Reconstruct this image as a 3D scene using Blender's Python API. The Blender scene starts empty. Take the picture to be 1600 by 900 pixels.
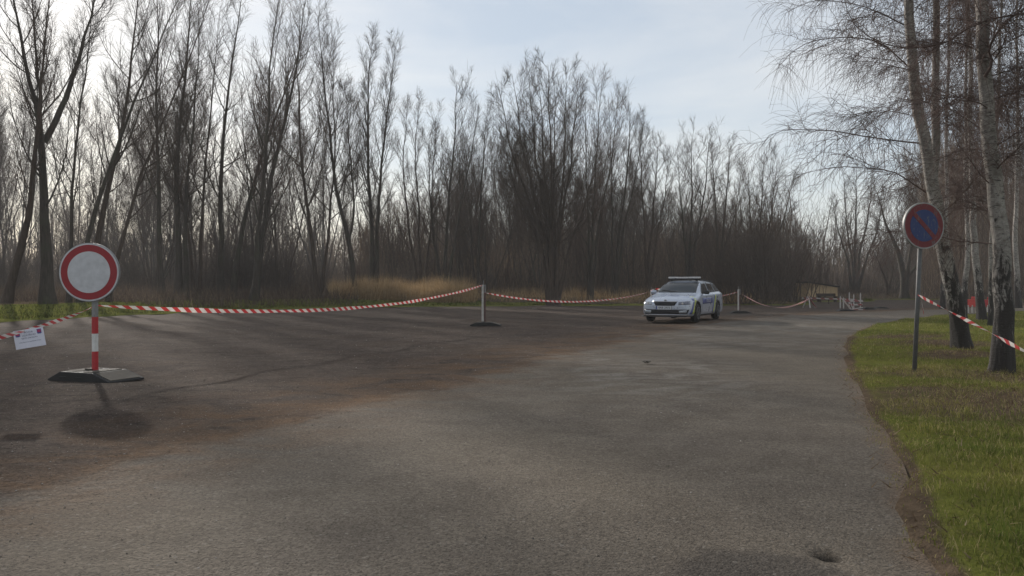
import bpy, bmesh, math, random
import numpy as np
from mathutils import Vector, Matrix
from mathutils.bvhtree import BVHTree

C = bpy.context.scene
COL = C.collection
rng = np.random.default_rng(11)
random.seed(4)

# ------------------------------------------------------------------ camera
EYE, HOR, FPX = 1.3, 445.0, 1250.0
cam_d = bpy.data.cameras.new("camera")
cam_d.lens = FPX / 1600 * 36
cam_d.sensor_width = 36
cam_d.clip_start = 0.05
cam_d.clip_end = 3000
cam = bpy.data.objects.new("camera", cam_d)
cam.location = (0, 0, EYE)
cam.rotation_euler = (math.radians(90) - math.atan((450 - HOR) / FPX), 0, 0)
COL.objects.link(cam)
C.camera = cam

# ------------------------------------------------------------------ sky, sun, exposure
SUN_AZ = math.radians(-29.6)     # left of straight ahead (+Y)
SUN_EL = math.radians(20.0)
W = bpy.data.worlds.new("World")
C.world = W
W.use_nodes = True
nt = W.node_tree
for n in list(nt.nodes):
    nt.nodes.remove(n)
L = nt.links.new
out = nt.nodes.new("ShaderNodeOutputWorld")
bg = nt.nodes.new("ShaderNodeBackground")
sky = nt.nodes.new("ShaderNodeTexSky")
sky.sky_type = 'NISHITA'
sky.sun_disc = False
sky.sun_elevation = SUN_EL
sky.sun_rotation = SUN_AZ
sky.air_density = 1.0
sky.dust_density = 0.6
sky.ozone_density = 1.5
tc = nt.nodes.new("ShaderNodeTexCoord")
mp = nt.nodes.new("ShaderNodeMapping")
mp.inputs["Scale"].default_value = (1.2, 1.2, 5.0)
mp.inputs["Rotation"].default_value = (0.1, 0.25, 0.0)
nz = nt.nodes.new("ShaderNodeTexNoise")
nz.inputs["Scale"].default_value = 1.5
nz.inputs["Detail"].default_value = 7
nz.inputs["Roughness"].default_value = 0.55
nz.inputs["Distortion"].default_value = 0.5
cr = nt.nodes.new("ShaderNodeMapRange")
cr.inputs["From Min"].default_value = 0.40
cr.inputs["From Max"].default_value = 0.63
cr.inputs["To Min"].default_value = 0.0
cr.inputs["To Max"].default_value = 1.0
mx = nt.nodes.new("ShaderNodeMix")
mx.data_type = 'RGBA'
cm = nt.nodes.new("ShaderNodeMix")
cm.data_type = 'RGBA'
cm.inputs["A"].default_value = (4.9, 5.5, 6.2, 1)      # thin milky veil
cm.inputs["B"].default_value = (7.4, 7.4, 7.3, 1)      # brighter streaks of high cloud
mx.inputs["Factor"].default_value = 0.68
L(tc.outputs["Generated"], mp.inputs["Vector"])
L(mp.outputs[0], nz.inputs["Vector"])
L(nz.outputs["Fac"], cr.inputs["Value"])
L(cr.outputs[0], cm.inputs["Factor"])
L(cm.outputs["Result"], mx.inputs["B"])
L(sky.outputs[0], mx.inputs["A"])
L(mx.outputs["Result"], bg.inputs["Color"])
bg.inputs["Strength"].default_value = 0.096
L(bg.outputs[0], out.inputs[0])

sun_d = bpy.data.lights.new("sun", 'SUN')
sun_d.energy = 5.0
sun_d.angle = math.radians(1.8)
sun_d.color = (1.0, 0.93, 0.84)
sun = bpy.data.objects.new("sun", sun_d)
sv = Vector((math.sin(SUN_AZ) * math.cos(SUN_EL), math.cos(SUN_AZ) * math.cos(SUN_EL), math.sin(SUN_EL)))
sun.rotation_euler = (-sv).to_track_quat('-Z', 'Y').to_euler()
COL.objects.link(sun)
C.view_settings.view_transform = 'Standard'
C.view_settings.look = 'None'
C.view_settings.exposure = 0.36
C.view_settings.gamma = 1.0
C.cycles.use_denoising = True

# ------------------------------------------------------------------ small helpers
def gz(x, y):
    """terrain height outside the paving"""
    x = np.asarray(x, float); y = np.asarray(y, float)
    return 0.02 * np.sin(x * 1.3 + 0.7 * y) + 0.015 * np.sin(2.1 * y - 0.6 * x) + 0.01 * np.sin(4.1 * x + 3.3 * y)

def K(px, py, z=0.0):
    d = (EYE - z) * FPX / (py - HOR)
    return ((px - 800) / FPX * d, d)

def at(px, py, d):
    return Vector(((px - 800) / FPX * d, d, EYE + (HOR - py) / FPX * d))

def mesh_np(name, verts, faces_list, mat=None, smooth=False, attrs=None):
    """verts (n,3); faces_list: list of int arrays (m,k)"""
    me = bpy.data.meshes.new(name)
    verts = np.asarray(verts, np.float32)
    me.vertices.add(len(verts))
    me.vertices.foreach_set("co", verts.ravel())
    fl = [np.asarray(f, np.int32) for f in faces_list if len(f)]
    tot = sum(f.size for f in fl)
    npoly = sum(len(f) for f in fl)
    me.loops.add(tot)
    me.polygons.add(npoly)
    me.loops.foreach_set("vertex_index", np.concatenate([f.ravel() for f in fl]))
    sizes = np.concatenate([np.full(len(f), f.shape[1], np.int32) for f in fl])
    starts = np.concatenate([[0], np.cumsum(sizes)[:-1]]).astype(np.int32)
    me.polygons.foreach_set("loop_start", starts)
    me.polygons.foreach_set("use_smooth", np.full(npoly, bool(smooth)))
    if attrs:
        for k, v in attrs.items():
            a = me.attributes.new(k, 'FLOAT', 'POINT')
            a.data.foreach_set("value", np.asarray(v, np.float32))
    me.update(calc_edges=True)
    if mat is not None:
        me.materials.append(mat)
    return me

def link(name, me, parent=None, **props):
    o = bpy.data.objects.new(name, me)
    COL.objects.link(o)
    if parent is not None:
        o.parent = parent
    for k, v in props.items():
        o[k] = v
    return o

def thing(name, label, cat, loc=(0, 0, 0), rz=0.0, group=None):
    o = bpy.data.objects.new(name, None)
    o.empty_display_size = 0.2
    COL.objects.link(o)
    o.location = loc
    o.rotation_euler = (0, 0, rz)
    o["label"] = label
    o["category"] = cat
    if group:
        o["group"] = group
    return o

def tag(o, label, cat, group=None):
    o["label"] = label
    o["category"] = cat
    if group:
        o["group"] = group
    return o

class MB:
    """collects boxes, bars, discs into one mesh"""
    def __init__(self):
        self.bm = bmesh.new()
    def box(self, sx, sy, sz, loc=(0, 0, 0), rot=None, bevel=0.0):
        M = Matrix.Translation(loc)
        if rot is not None:
            M = M @ (rot if isinstance(rot, Matrix) else Matrix.Rotation(rot, 4, 'Z'))
        r = bmesh.ops.create_cube(self.bm, size=1.0, matrix=M @ Matrix.Diagonal((sx, sy, sz, 1)))
        if bevel:
            es = list({e for v in r["verts"] for e in v.link_edges})
            bmesh.ops.bevel(self.bm, geom=es, offset=bevel, segments=1, affect='EDGES')
        return self
    def bar(self, a, b, w, h=None, bevel=0.0):
        a = Vector(a); b = Vector(b)
        d = b - a
        q = d.to_track_quat('Z', 'Y').to_matrix().to_4x4()
        self.box(w, h or w, d.length, (a + b) / 2, q, bevel)
        return self
    def cyl(self, a, b, r0, r1=None, seg=16):
        a = Vector(a); b = Vector(b)
        d = b - a
        M = Matrix.Translation((a + b) / 2) @ d.to_track_quat('Z', 'Y').to_matrix().to_4x4()
        bmesh.ops.create_cone(self.bm, cap_ends=True, segments=seg, radius1=r0, radius2=r0 if r1 is None else r1, depth=d.length, matrix=M)
        return self
    def build(self, name, mat, parent=None, smooth=False, **props):
        me = bpy.data.meshes.new(name)
        bmesh.ops.recalc_face_normals(self.bm, faces=self.bm.faces)
        self.bm.to_mesh(me)
        self.bm.free()
        if smooth:
            for p in me.polygons:
                p.use_smooth = True
        me.materials.append(mat)
        return link(name, me, parent, **props)

# ------------------------------------------------------------------ materials
class NB:
    def __init__(self, name, rough=0.8, spec=0.3, metal=0.0):
        self.m = bpy.data.materials.new(name)
        self.m.use_nodes = True
        self.t = self.m.node_tree
        self.b = self.t.nodes["Principled BSDF"]
        self.b.inputs["Roughness"].default_value = rough
        self.b.inputs["Specular IOR Level"].default_value = spec
        self.b.inputs["Metallic"].default_value = metal
        self.co = self.t.nodes.new("ShaderNodeTexCoord").outputs["Object"]
    def n(self, typ, **kw):
        nd = self.t.nodes.new(typ)
        for k, v in kw.items():
            setattr(nd, k, v)
        return nd
    def put(self, sock, v):
        if hasattr(v, "links"):
            self.t.links.new(v, sock)
        else:
            if isinstance(v, tuple) and len(v) == 3 and sock.type == 'RGBA':
                v = v + (1,)
            sock.default_value = v
    def noise(self, scale, detail=3, rough=0.55, vec=None, dist=0.0, stretch=None):
        nd = self.n("ShaderNodeTexNoise")
        nd.inputs["Scale"].default_value = scale
        nd.inputs["Detail"].default_value = detail
        nd.inputs["Roughness"].default_value = rough
        nd.inputs["Distortion"].default_value = dist
        v = vec or self.co
        if stretch:
            mp = self.n("ShaderNodeMapping")
            mp.inputs["Scale"].default_value = stretch
            self.t.links.new(v, mp.inputs["Vector"])
            v = mp.outputs[0]
        self.t.links.new(v, nd.inputs["Vector"])
        return nd.outputs["Fac"]
    def voro(self, scale, out="Color", feature='F1', stretch=None):
        nd = self.n("ShaderNodeTexVoronoi", feature=feature)
        nd.inputs["Scale"].default_value = scale
        v = self.co
        if stretch:
            mp = self.n("ShaderNodeMapping")
            mp.inputs["Scale"].default_value = stretch
            self.t.links.new(v, mp.inputs["Vector"])
            v = mp.outputs[0]
        self.t.links.new(v, nd.inputs["Vector"])
        return nd.outputs[out]
    def attr(self, name):
        nd = self.n("ShaderNodeAttribute")
        nd.attribute_name = name
        return nd.outputs["Fac"]
    def math(self, op, a, b=0.0, c=0.0):
        nd = self.n("ShaderNodeMath", operation=op)
        self.put(nd.inputs[0], a); self.put(nd.inputs[1], b)
        if len(nd.inputs) > 2:
            self.put(nd.inputs[2], c)
        return nd.outputs[0]
    def rng(self, v, a, b, c=0.0, d=1.0, smooth=False):
        nd = self.n("ShaderNodeMapRange")
        if smooth:
            nd.interpolation_type = 'SMOOTHSTEP'
        self.put(nd.inputs["Value"], v)
        for k, x in zip(("From Min", "From Max", "To Min", "To Max"), (a, b, c, d)):
            nd.inputs[k].default_value = x
        return nd.outputs[0]
    def mix(self, f, a, b, mode='MIX'):
        nd = self.n("ShaderNodeMix", data_type='RGBA', blend_type=mode)
        self.put(nd.inputs["Factor"], f); self.put(nd.inputs["A"], a); self.put(nd.inputs["B"], b)
        return nd.outputs["Result"]
    def color(self, c):
        self.put(self.b.inputs["Base Color"], c)
        return self
    def bump(self, h, strength=0.5, dist=0.01):
        nd = self.n("ShaderNodeBump")
        nd.inputs["Strength"].default_value = strength
        nd.inputs["Distance"].default_value = dist
        self.put(nd.inputs["Height"], h)
        self.t.links.new(nd.outputs[0], self.b.inputs["Normal"])
        return self

def plain(name, c, rough=0.6, spec=0.4, metal=0.0, var=0.15, scale=12, coat=0.0):
    b = NB(name, rough, spec, metal)
    f = b.noise(scale, 4)
    dark = tuple(x * (1 - var) for x in c); light = tuple(min(1, x * (1 + var)) for x in c)
    b.color(b.mix(b.rng(f, 0.3, 0.7), dark, light))
    b.put(b.b.inputs["Roughness"], b.rng(f, 0.3, 0.7, rough * 0.85, min(1, rough * 1.15)))
    if coat:
        b.b.inputs["Coat Weight"].default_value = coat
        b.b.inputs["Coat Roughness"].default_value = 0.08
    return b.m

def make_paving():
    b = NB("worn_paving", 0.95, 0.045)
    n_big = b.noise(0.28, 5, 0.6)
    n_mid = b.noise(1.7, 6, 0.62, dist=0.4)
    n_fine = b.noise(32, 5, 0.75)
    agg = b.voro(60, "Color")
    agg2 = b.voro(70, "Distance")
    sep = b.n("ShaderNodeSeparateColor"); b.t.links.new(agg, sep.inputs[0])
    dl = b.attr("dl"); dr = b.attr("dr"); pale = b.attr("pale"); patch = b.attr("patch"); hole = b.attr("hole")
    asphalt = b.mix(b.rng(n_mid, 0.3, 0.72), (0.092, 0.078, 0.065), (0.146, 0.125, 0.103))
    asphalt = b.mix(b.rng(n_big, 0.4, 0.66, 0, 0.6), asphalt, (0.145, 0.122, 0.094))
    lot = b.mix(b.rng(n_mid, 0.32, 0.7), (0.064, 0.050, 0.043), (0.108, 0.084, 0.070))
    streak = b.noise(0.8, 5, 0.6, stretch=(0.35, 1.6, 1))
    lot = b.mix(b.rng(streak, 0.48, 0.66, 0, 0.5), lot, (0.112, 0.090, 0.072))
    muck = b.noise(3.6, 6, 0.7, dist=0.7, stretch=(0.6, 1.3, 1))
    lot = b.mix(b.rng(muck, 0.52, 0.64, 0, 0.7), lot, (0.030, 0.024, 0.022))
    lot = b.mix(b.rng(b.noise(5.5, 6, 0.7, dist=0.5, stretch=(0.7, 1.2, 1)), 0.56, 0.66, 0, 0.6), lot, (0.125, 0.100, 0.078))
    lot = b.mix(b.rng(b.noise(0.55, 4, 0.6), 0.5, 0.62, 0, 0.5), lot, (0.082, 0.060, 0.046))
    lot = b.mix(b.rng(b.noise(13, 5, 0.7), 0.5, 0.64, 0, 0.55), lot, (0.026, 0.021, 0.019))
    # ragged line between lot and asphalt
    lm = b.rng(b.math('ADD', dl, b.math('MULTIPLY', b.math('SUBTRACT', n_mid, 0.5), 1.6)), -0.25, 0.35, 0, 1, True)
    col = b.mix(lm, asphalt, lot)
    # band of orange dirt that has been washed along the seam
    band = b.rng(b.math('ABSOLUTE', b.math('SUBTRACT', dl, 0.7)), 0.0, 2.3, 1, 0, True)
    n_b = b.noise(1.1, 6, 0.65, dist=0.8, stretch=(0.8, 1.3, 1))
    bandm = b.math('MULTIPLY', band, b.rng(n_b, 0.40, 0.62, 0, 0.85))
    col = b.mix(bandm, col, (0.130, 0.083, 0.052))
    seam = b.rng(b.math('ABSOLUTE', b.math('ADD', b.math('SUBTRACT', dl, 0.25), b.math('MULTIPLY', b.math('SUBTRACT', n_mid, 0.5), 1.2))), 0.0, 0.42, 1, 0, True)
    col = b.mix(b.math('MULTIPLY', seam, b.rng(b.noise(0.9, 5, 0.6), 0.42, 0.62, 0, 0.7)), col, (0.150, 0.096, 0.060))
    # pale worn crust
    pm = b.math('MULTIPLY', pale, b.rng(b.noise(2.3, 6, 0.65, dist=0.6, stretch=(0.7, 1.2, 1)), 0.47, 0.6, 0, 0.7))
    col = b.mix(pm, col, (0.20, 0.185, 0.165))
    # brown dusty edge beside the grass
    em = b.rng(b.math('ADD', dr, b.math('MULTIPLY', b.math('SUBTRACT', n_mid, 0.5), 0.5)), -0.05, 0.24, 0.8, 0, True)
    col = b.mix(em, col, (0.150, 0.108, 0.076))
    col = b.mix(b.math('MULTIPLY', patch, 0.5), col, (0.040, 0.037, 0.036))
    col = b.mix(b.rng(hole, 0.1, 0.7), col, (0.016, 0.014, 0.012))
    sp = b.rng(sep.outputs[0], 0, 1, 0.72, 1.32)
    col = b.mix(1.0, col, b.n("ShaderNodeCombineColor").outputs[0], 'MULTIPLY') if False else b.mix(0.75, col, sp, 'MULTIPLY')
    col = b.mix(b.rng(b.noise(66, 4, 0.7), 0.53, 0.65, 0, 0.7), col, (0.020, 0.017, 0.015))
    col = b.mix(b.rng(sep.outputs[1], 0.975, 0.985, 0, 0.5), col, (0.21, 0.19, 0.165))   # pale chips of stone
    b.put(b.b.inputs['Specular IOR Level'], b.rng(lm, 0, 1, 0.045, 0.014))
    b.color(col)
    h = b.math('ADD', b.math('MULTIPLY', agg2, -0.5), b.math('MULTIPLY', n_fine, 1.0))
    h = b.math('ADD', h, b.math('MULTIPLY', n_mid, 1.2))
    grit = b.noise(17, 5, 0.7)
    h = b.math('ADD', h, b.math('MULTIPLY', b.math('MULTIPLY', b.math('ADD', muck, grit), lm), 3.0))
    b.bump(h, 0.85, 0.014)
    return b.m

def make_ground():
    b = NB("turf_and_litter", 0.95, 0.0)
    n1 = b.noise(0.55, 6, 0.65, dist=0.3)
    n2 = b.noise(7, 5, 0.7)
    n3 = b.noise(38, 4, 0.7)
    litter = b.attr("litter")
    grass = b.mix(b.rng(n1, 0.3, 0.7), (0.085, 0.098, 0.022), (0.150, 0.150, 0.038))
    grass = b.mix(b.rng(n2, 0.5, 0.68, 0, 0.6), grass, (0.085, 0.070, 0.035))
    brown = b.mix(b.rng(n2, 0.3, 0.7), (0.058, 0.043, 0.031), (0.130, 0.096, 0.066))
    lm = b.rng(b.math('ADD', litter, b.math('MULTIPLY', b.math('SUBTRACT', n1, 0.5), 1.1)), 0.35, 0.65, 0, 1, True)
    col = b.mix(lm, grass, brown)
    col = b.mix(0.6, col, b.rng(n3, 0.25, 0.75, 0.6, 1.4), 'MULTIPLY')
    b.color(col)
    b.bump(b.math('ADD', n2, n3), 0.9, 0.03)
    return b.m

def make_bark(name, dark, light, scale=6.0, moss=0.0):
    b = NB(name, 0.95, 0.15)
    f = b.noise(scale, 6, 0.7, stretch=(2.2, 2.2, 0.35))
    col = b.mix(b.rng(f, 0.3, 0.7), dark, light)
    if moss:
        col = b.mix(b.rng(b.noise(0.9, 4), 0.5, 0.65, 0, moss), col, (0.055, 0.062, 0.035))
    b.color(col)
    b.bump(f, 0.8, 0.04)
    return b.m

def make_birch():
    b = NB("birch_bark", 0.75, 0.3)
    lent = b.noise(9.0, 5, 0.7, stretch=(1.0, 1.0, 5.0))
    fis = b.noise(3.2, 6, 0.75, dist=1.0, stretch=(2.4, 2.4, 0.8))
    big = b.noise(1.3, 4, 0.6, stretch=(1.5, 1.5, 0.7))
    white = b.mix(b.rng(big, 0.35, 0.7), (0.21, 0.19, 0.168), (0.43, 0.40, 0.36))
    white = b.mix(b.rng(b.noise(18, 5), 0.42, 0.66, 0, 0.75), white, (0.13, 0.105, 0.09))
    col = b.mix(b.rng(lent, 0.56, 0.63), white, (0.045, 0.038, 0.033))
    # black fissured bark of the butt, thinning out upward
    hz = b.attr("rise")
    fm = b.rng(b.math('ADD', fis, b.rng(hz, 0.0, 2.6, 0.22, -0.12)), 0.50, 0.57)
    col = b.mix(fm, col, (0.030, 0.025, 0.022))
    b.color(col)
    b.bump(b.math('ADD', b.math('MULTIPLY', fis, 2.0), lent), 0.8, 0.03)
    return b.m

def make_blades(name, a, bcol, straw):
    b = NB(name, 0.9, 0.0)
    t = b.attr("tint")
    n = b.noise(0.9, 4, 0.6)
    col = b.mix(b.rng(n, 0.35, 0.65), a, bcol)
    col = b.mix(b.rng(t, 0.62, 0.95), col, straw)
    col = b.mix(0.7, col, b.rng(b.math('FRACT', b.math('MULTIPLY', t, 37.0)), 0, 1, 0.6, 1.4), 'MULTIPLY')
    col = b.mix(0.85, col, b.rng(b.noise(5.5, 5, 0.7), 0.32, 0.68, 0.5, 1.5), 'MULTIPLY')
    b.color(col)
    tr = b.n("ShaderNodeBsdfTranslucent")
    b.put(tr.inputs[0], col)
    ms = b.n("ShaderNodeMixShader")
    ms.inputs[0].default_value = 0.30
    b.t.links.new(b.b.outputs[0], ms.inputs[1]); b.t.links.new(tr.outputs[0], ms.inputs[2])
    b.t.links.new(ms.outputs[0], b.t.nodes["Material Output"].inputs[0])
    return b.m

def make_tape():
    b = NB("striped_tape", 0.65, 0.12)
    uv = b.n("ShaderNodeTexCoord").outputs["UV"]
    s = b.n("ShaderNodeSeparateXYZ"); b.t.links.new(uv, s.inputs[0])
    f = b.math('FRACT', b.math('ADD', b.math('MULTIPLY', s.outputs[0], 1 / 0.25), b.math('MULTIPLY', s.outputs[1], 0.35)))
    m = b.math('LESS_THAN', f, 0.5)
    wr = b.rng(b.noise(14, 3), 0.3, 0.7, 0.85, 1.1)
    col = b.mix(m, (0.66, 0.62, 0.58), (0.48, 0.035, 0.04))
    col = b.mix(1.0, col, wr, 'MULTIPLY')
    b.color(col)
    tr = b.n("ShaderNodeBsdfTranslucent")
    b.put(tr.inputs[0], col)
    ms = b.n("ShaderNodeMixShader")
    ms.inputs[0].default_value = 0.55
    b.t.links.new(b.b.outputs[0], ms.inputs[1]); b.t.links.new(tr.outputs[0], ms.inputs[2])
    film = b.n("ShaderNodeBsdfTransparent")
    m2 = b.n("ShaderNodeMixShader")
    m2.inputs[0].default_value = 0.12
    b.t.links.new(ms.outputs[0], m2.inputs[1]); b.t.links.new(film.outputs[0], m2.inputs[2])
    b.t.links.new(m2.outputs[0], b.t.nodes["Material Output"].inputs[0])
    return b.m

M = {}
M['paving'] = make_paving()
M['ground'] = make_ground()
M['bark'] = make_bark("grey_bark", (0.030, 0.025, 0.021), (0.078, 0.064, 0.052), moss=0.5)
M['bark_brown'] = make_bark("brown_bark", (0.034, 0.025, 0.020), (0.092, 0.068, 0.052))
M['twig'] = plain("twig_bark", (0.070, 0.052, 0.041), 0.9, 0.15, var=0.3, scale=2)
M['twig_red'] = plain("reddish_twig_bark", (0.088, 0.056, 0.043), 0.9, 0.15, var=0.3, scale=2)
M['birch'] = make_birch()
M['birch_twig'] = plain("birch_twig", (0.085, 0.056, 0.048), 0.85, 0.2, var=0.3, scale=3)
M['blade'] = make_blades("grass_blades", (0.100, 0.128, 0.028), (0.215, 0.200, 0.054), (0.33, 0.265, 0.14))
M['bank_blade'] = make_blades("bank_grass_blades", (0.036, 0.052, 0.009), (0.070, 0.076, 0.014), (0.08, 0.065, 0.028))
M['reed'] = make_blades("dry_reeds", (0.27, 0.175, 0.09), (0.34, 0.24, 0.13), (0.42, 0.32, 0.19))
M['bramble'] = make_blades("bramble_stems", (0.088, 0.064, 0.050), (0.074, 0.056, 0.045), (0.15, 0.115, 0.08))
M['leaf'] = make_blades("dead_leaves", (0.085, 0.055, 0.034), (0.13, 0.088, 0.052), (0.26, 0.20, 0.13))
M['tape'] = make_tape()
M['pole_grey'] = plain("weathered_pole", (0.11, 0.11, 0.108), 0.6, 0.3, 0.2, 0.2, 20)
M['galv'] = plain("galvanised_steel", (0.24, 0.24, 0.235), 0.55, 0.5, 0.4, 0.2, 20)
M['sign_white'] = plain("sign_white", (0.50, 0.50, 0.51), 0.5, 0.35, var=0.12)
M['sign_red'] = plain("sign_red", (0.27, 0.020, 0.026), 0.5, 0.4, var=0.08)
M['post_red'] = plain("post_red", (0.40, 0.025, 0.03), 0.5, 0.4, var=0.12)
M['post_white'] = plain("post_white", (0.62, 0.61, 0.58), 0.5, 0.4, var=0.12)
M['rubber'] = plain("recycled_rubber", (0.028, 0.027, 0.026), 0.8, 0.3, var=0.3, scale=30)
M['dusty'] = plain("dusty_rubber_top", (0.085, 0.074, 0.060), 0.9, 0.2, var=0.3, scale=9)

print("materials done")

# ------------------------------------------------------------------ plan of the paving
def dens(pts, step):
    pts = np.asarray(pts, float)
    # Catmull-Rom smoothing, then even spacing
    P = np.vstack([2 * pts[0] - pts[1], pts, 2 * pts[-1] - pts[-2]])
    o = []
    for i in range(1, len(P) - 2):
        t = np.linspace(0, 1, 24, endpoint=False)[:, None]
        p0, p1, p2, p3 = P[i - 1], P[i], P[i + 1], P[i + 2]
        o.append(0.5 * (2 * p1 + (p2 - p0) * t + (2 * p0 - 5 * p1 + 4 * p2 - p3) * t ** 2 + (3 * p1 - p0 - 3 * p2 + p3) * t ** 3))
    o.append(pts[-1:])
    o = np.vstack(o)
    s = np.concatenate([[0], np.cumsum(np.linalg.norm(np.diff(o, axis=0), axis=1))])
    n = max(2, int(s[-1] / step))
    q = np.linspace(0, s[-1], n)
    return np.stack([np.interp(q, s, o[:, 0]), np.interp(q, s, o[:, 1])], 1)

RIGHT = [(1.35, -4), (1.6, 0), K(1490, 900), K(1440, 800), K(1400, 700), K(1350, 620), K(1330, 570), K(1326, 540), K(1340, 520), K(1375, 507), K(1430, 498), K(1490, 493), (27, 40), (42, 44), (60, 46)]
LEFT = [(-3.6, -4), (-3.4, 2), K(0, 790), K(170, 741), K(321, 703), K(500, 655), K(625, 617), K(720, 600), K(875, 558), K(970, 536), K(1040, 520), K(1120, 505), K(1200, 496), K(1330, 488), K(1500, 482), (34, 49), (60, 53)]
OUTER = [(-26, -4), (-23, 6), (-20.5, 18), (-18.4, 28), (-16.7, 34), (-14.5, 40), (-10, 46), (-3, 49), (6, 50.5), (14, 51.5), (19.5, 53), (22.5, 61), (28.5, 63.5), (33, 71), (46, 68), (60, 62)]
RIGHT_D = dens(RIGHT, 0.25); LEFT_D = dens(LEFT, 0.25); OUTER_D = dens(OUTER, 0.25)

def seg_dist(px, py, poly):
    """distance to polyline and sign (+ on its left side going along it)"""
    P = np.stack([np.ravel(px), np.ravel(py)], 1)
    best = np.full(len(P), 1e9); sign = np.ones(len(P))
    pl = poly[::2]
    for a, b2 in zip(pl[:-1], pl[1:]):
        d = b2 - a
        t = np.clip(((P - a) @ d) / (d @ d), 0, 1)
        r = P - (a + t[:, None] * d)
        q = np.hypot(r[:, 0], r[:, 1])
        cr_ = d[0] * (P[:, 1] - a[1]) - d[1] * (P[:, 0] - a[0])
        m = q < best
        best[m] = q[m]; sign[m] = np.where(cr_[m] >= 0, 1, -1)
    return (best * sign).reshape(np.shape(px))

def resample(pts, n, dense_near=False):
    s = np.concatenate([[0], np.cumsum(np.linalg.norm(np.diff(pts, axis=0), axis=1))])
    q = np.linspace(0, 1, n)
    if dense_near:
        q = q ** 1.7
    q = q * s[-1]
    return np.stack([np.interp(q, s, pts[:, 0]), np.interp(q, s, pts[:, 1])], 1)

def grid_faces(n, m):
    i = np.arange(n - 1)[:, None]; j = np.arange(m - 1)[None, :]
    a = (i * m + j)
    return np.stack([a, a + 1, a + m + 1, a + m], -1).reshape(-1, 4)

HOLE = K(1294, 861)
PATCH = K(1190, 893)
pale_spots = [(K(1000, 590), 1.5), (K(1110, 530), 2.2), (K(1220, 510), 3.4), (K(1300, 497), 4.0), (K(930, 560), 1.2), (K(1090, 575), .9)]

def pave_attrs(X, Y):
    dl = seg_dist(X, Y, LEFT_D)          # + on the lot side
    dr = np.abs(seg_dist(X, Y, RIGHT_D))
    pale = np.zeros_like(X)
    for (c, r) in pale_spots:
        pale = np.maximum(pale, np.exp(-(((X - c[0]) / r) ** 2 + ((Y - c[1]) / (r * 1.5)) ** 2)))
    w = 0.03 * np.sin(23 * X + 7 * Y) + 0.03 * np.sin(17 * Y - 9 * X)
    rr = np.hypot((X - HOLE[0]) / 0.085, (Y - HOLE[1]) / 0.06) + w * 4
    hole = np.clip(1.25 - rr, 0, 1)
    rp = np.hypot((X - PATCH[0]) / 0.36, (Y - PATCH[1]) / 0.28) + w * 1.5
    patch = np.clip((1.1 - rp) * 6, 0, 1)
    Z = 0.012 * np.sin(0.9 * X + 0.5 * Y) + 0.010 * np.sin(1.7 * Y - 0.8 * X) + 0.004 * np.sin(5.1 * X + 2.2 * Y)
    Z = Z + np.where(dl > 0, -np.clip(dl, 0, 3) * 0.008 + 0.018 * np.sin(1.1 * X + 2.0 * Y) * np.clip(dl, 0, 1), 0) 
    Z = Z - hole * 0.045 + 0.006 * patch
    return Z, dict(dl=dl.ravel(), dr=dr.ravel(), pale=pale.ravel(), hole=hole.ravel(), patch=patch.ravel())

def pz(x, y):
    Z, _ = pave_attrs(np.array([float(x)]), np.array([float(y)]))
    return float(Z[0])

n, m = 420, 110
A = resample(LEFT_D, n, True); B = resample(RIGHT_D, n, True)
t = np.linspace(0, 1, m)[None, :, None]
G = A[:, None] * (1 - t) + B[:, None] * t
X, Y = G[..., 0], G[..., 1]
Z, at_ = pave_attrs(X, Y)
me = mesh_np("road", np.stack([X, Y, Z], -1).reshape(-1, 3), [grid_faces(n, m)[:, ::-1]], M['paving'], True, at_)
link("road", me, kind="structure")
n, m = 260, 90
A = resample(OUTER_D, n); B = resample(LEFT_D, n)
t = (np.linspace(0, 1, m) ** 0.8)[None, :, None]
G = A[:, None] * (1 - t) + B[:, None] * t
X, Y = G[..., 0], G[..., 1]
Z, at_ = pave_attrs(X, Y)
edge = np.linspace(0, 1, m)[None, :] > 0.999
me = mesh_np("car_park", np.stack([X, Y, Z - 0.001], -1).reshape(-1, 3), [grid_faces(n, m)[:, ::-1]], M['paving'], True, at_)
link("car_park", me, kind="structure")

LIT = [(K(1590, 640), 2.1), (K(1480, 620), 1.1), (K(1440, 590), 1.0), (K(1500, 560), 1.2), (K(1470, 540), 1.6), (K(1560, 595), 1.4), (K(1420, 530), 1.3)]
def terrain(X, Y):
    """height and litter of the unpaved ground"""
    do = seg_dist(X, Y, OUTER_D)            # + beyond the lot
    dr = -seg_dist(X, Y, RIGHT_D)           # + on the verge
    z = gz(X, Y)
    rise = np.clip(do, 0, 6) / 6
    z = z + np.where(do > 0, 0.03 + 0.42 * rise * rise * (3 - 2 * rise), 0)
    z = z + np.where(dr > 0, 0.015 + 0.05 * np.clip(dr, 0, 1.2) / 1.2, 0)
    lim = np.interp(X, [-14, -6, 2, 10], [4.5, 2.5, 1.2, .35])
    lit = np.clip((do - lim) / np.minimum(lim, 3.0), 0, 1)
    for c, r in LIT:
        lit = np.maximum(lit, 0.78 * np.exp(-(((X - c[0]) / r) ** 2 + ((Y - c[1]) / r) ** 2)))
    lit = np.where((dr > -1.0) & (dr < 0.14), np.maximum(lit, np.clip(0.72 - dr * 3.5, 0, .72)), lit)
    paved = (do < 0) & (dr < 0)
    return z, lit, paved, do, dr

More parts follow.
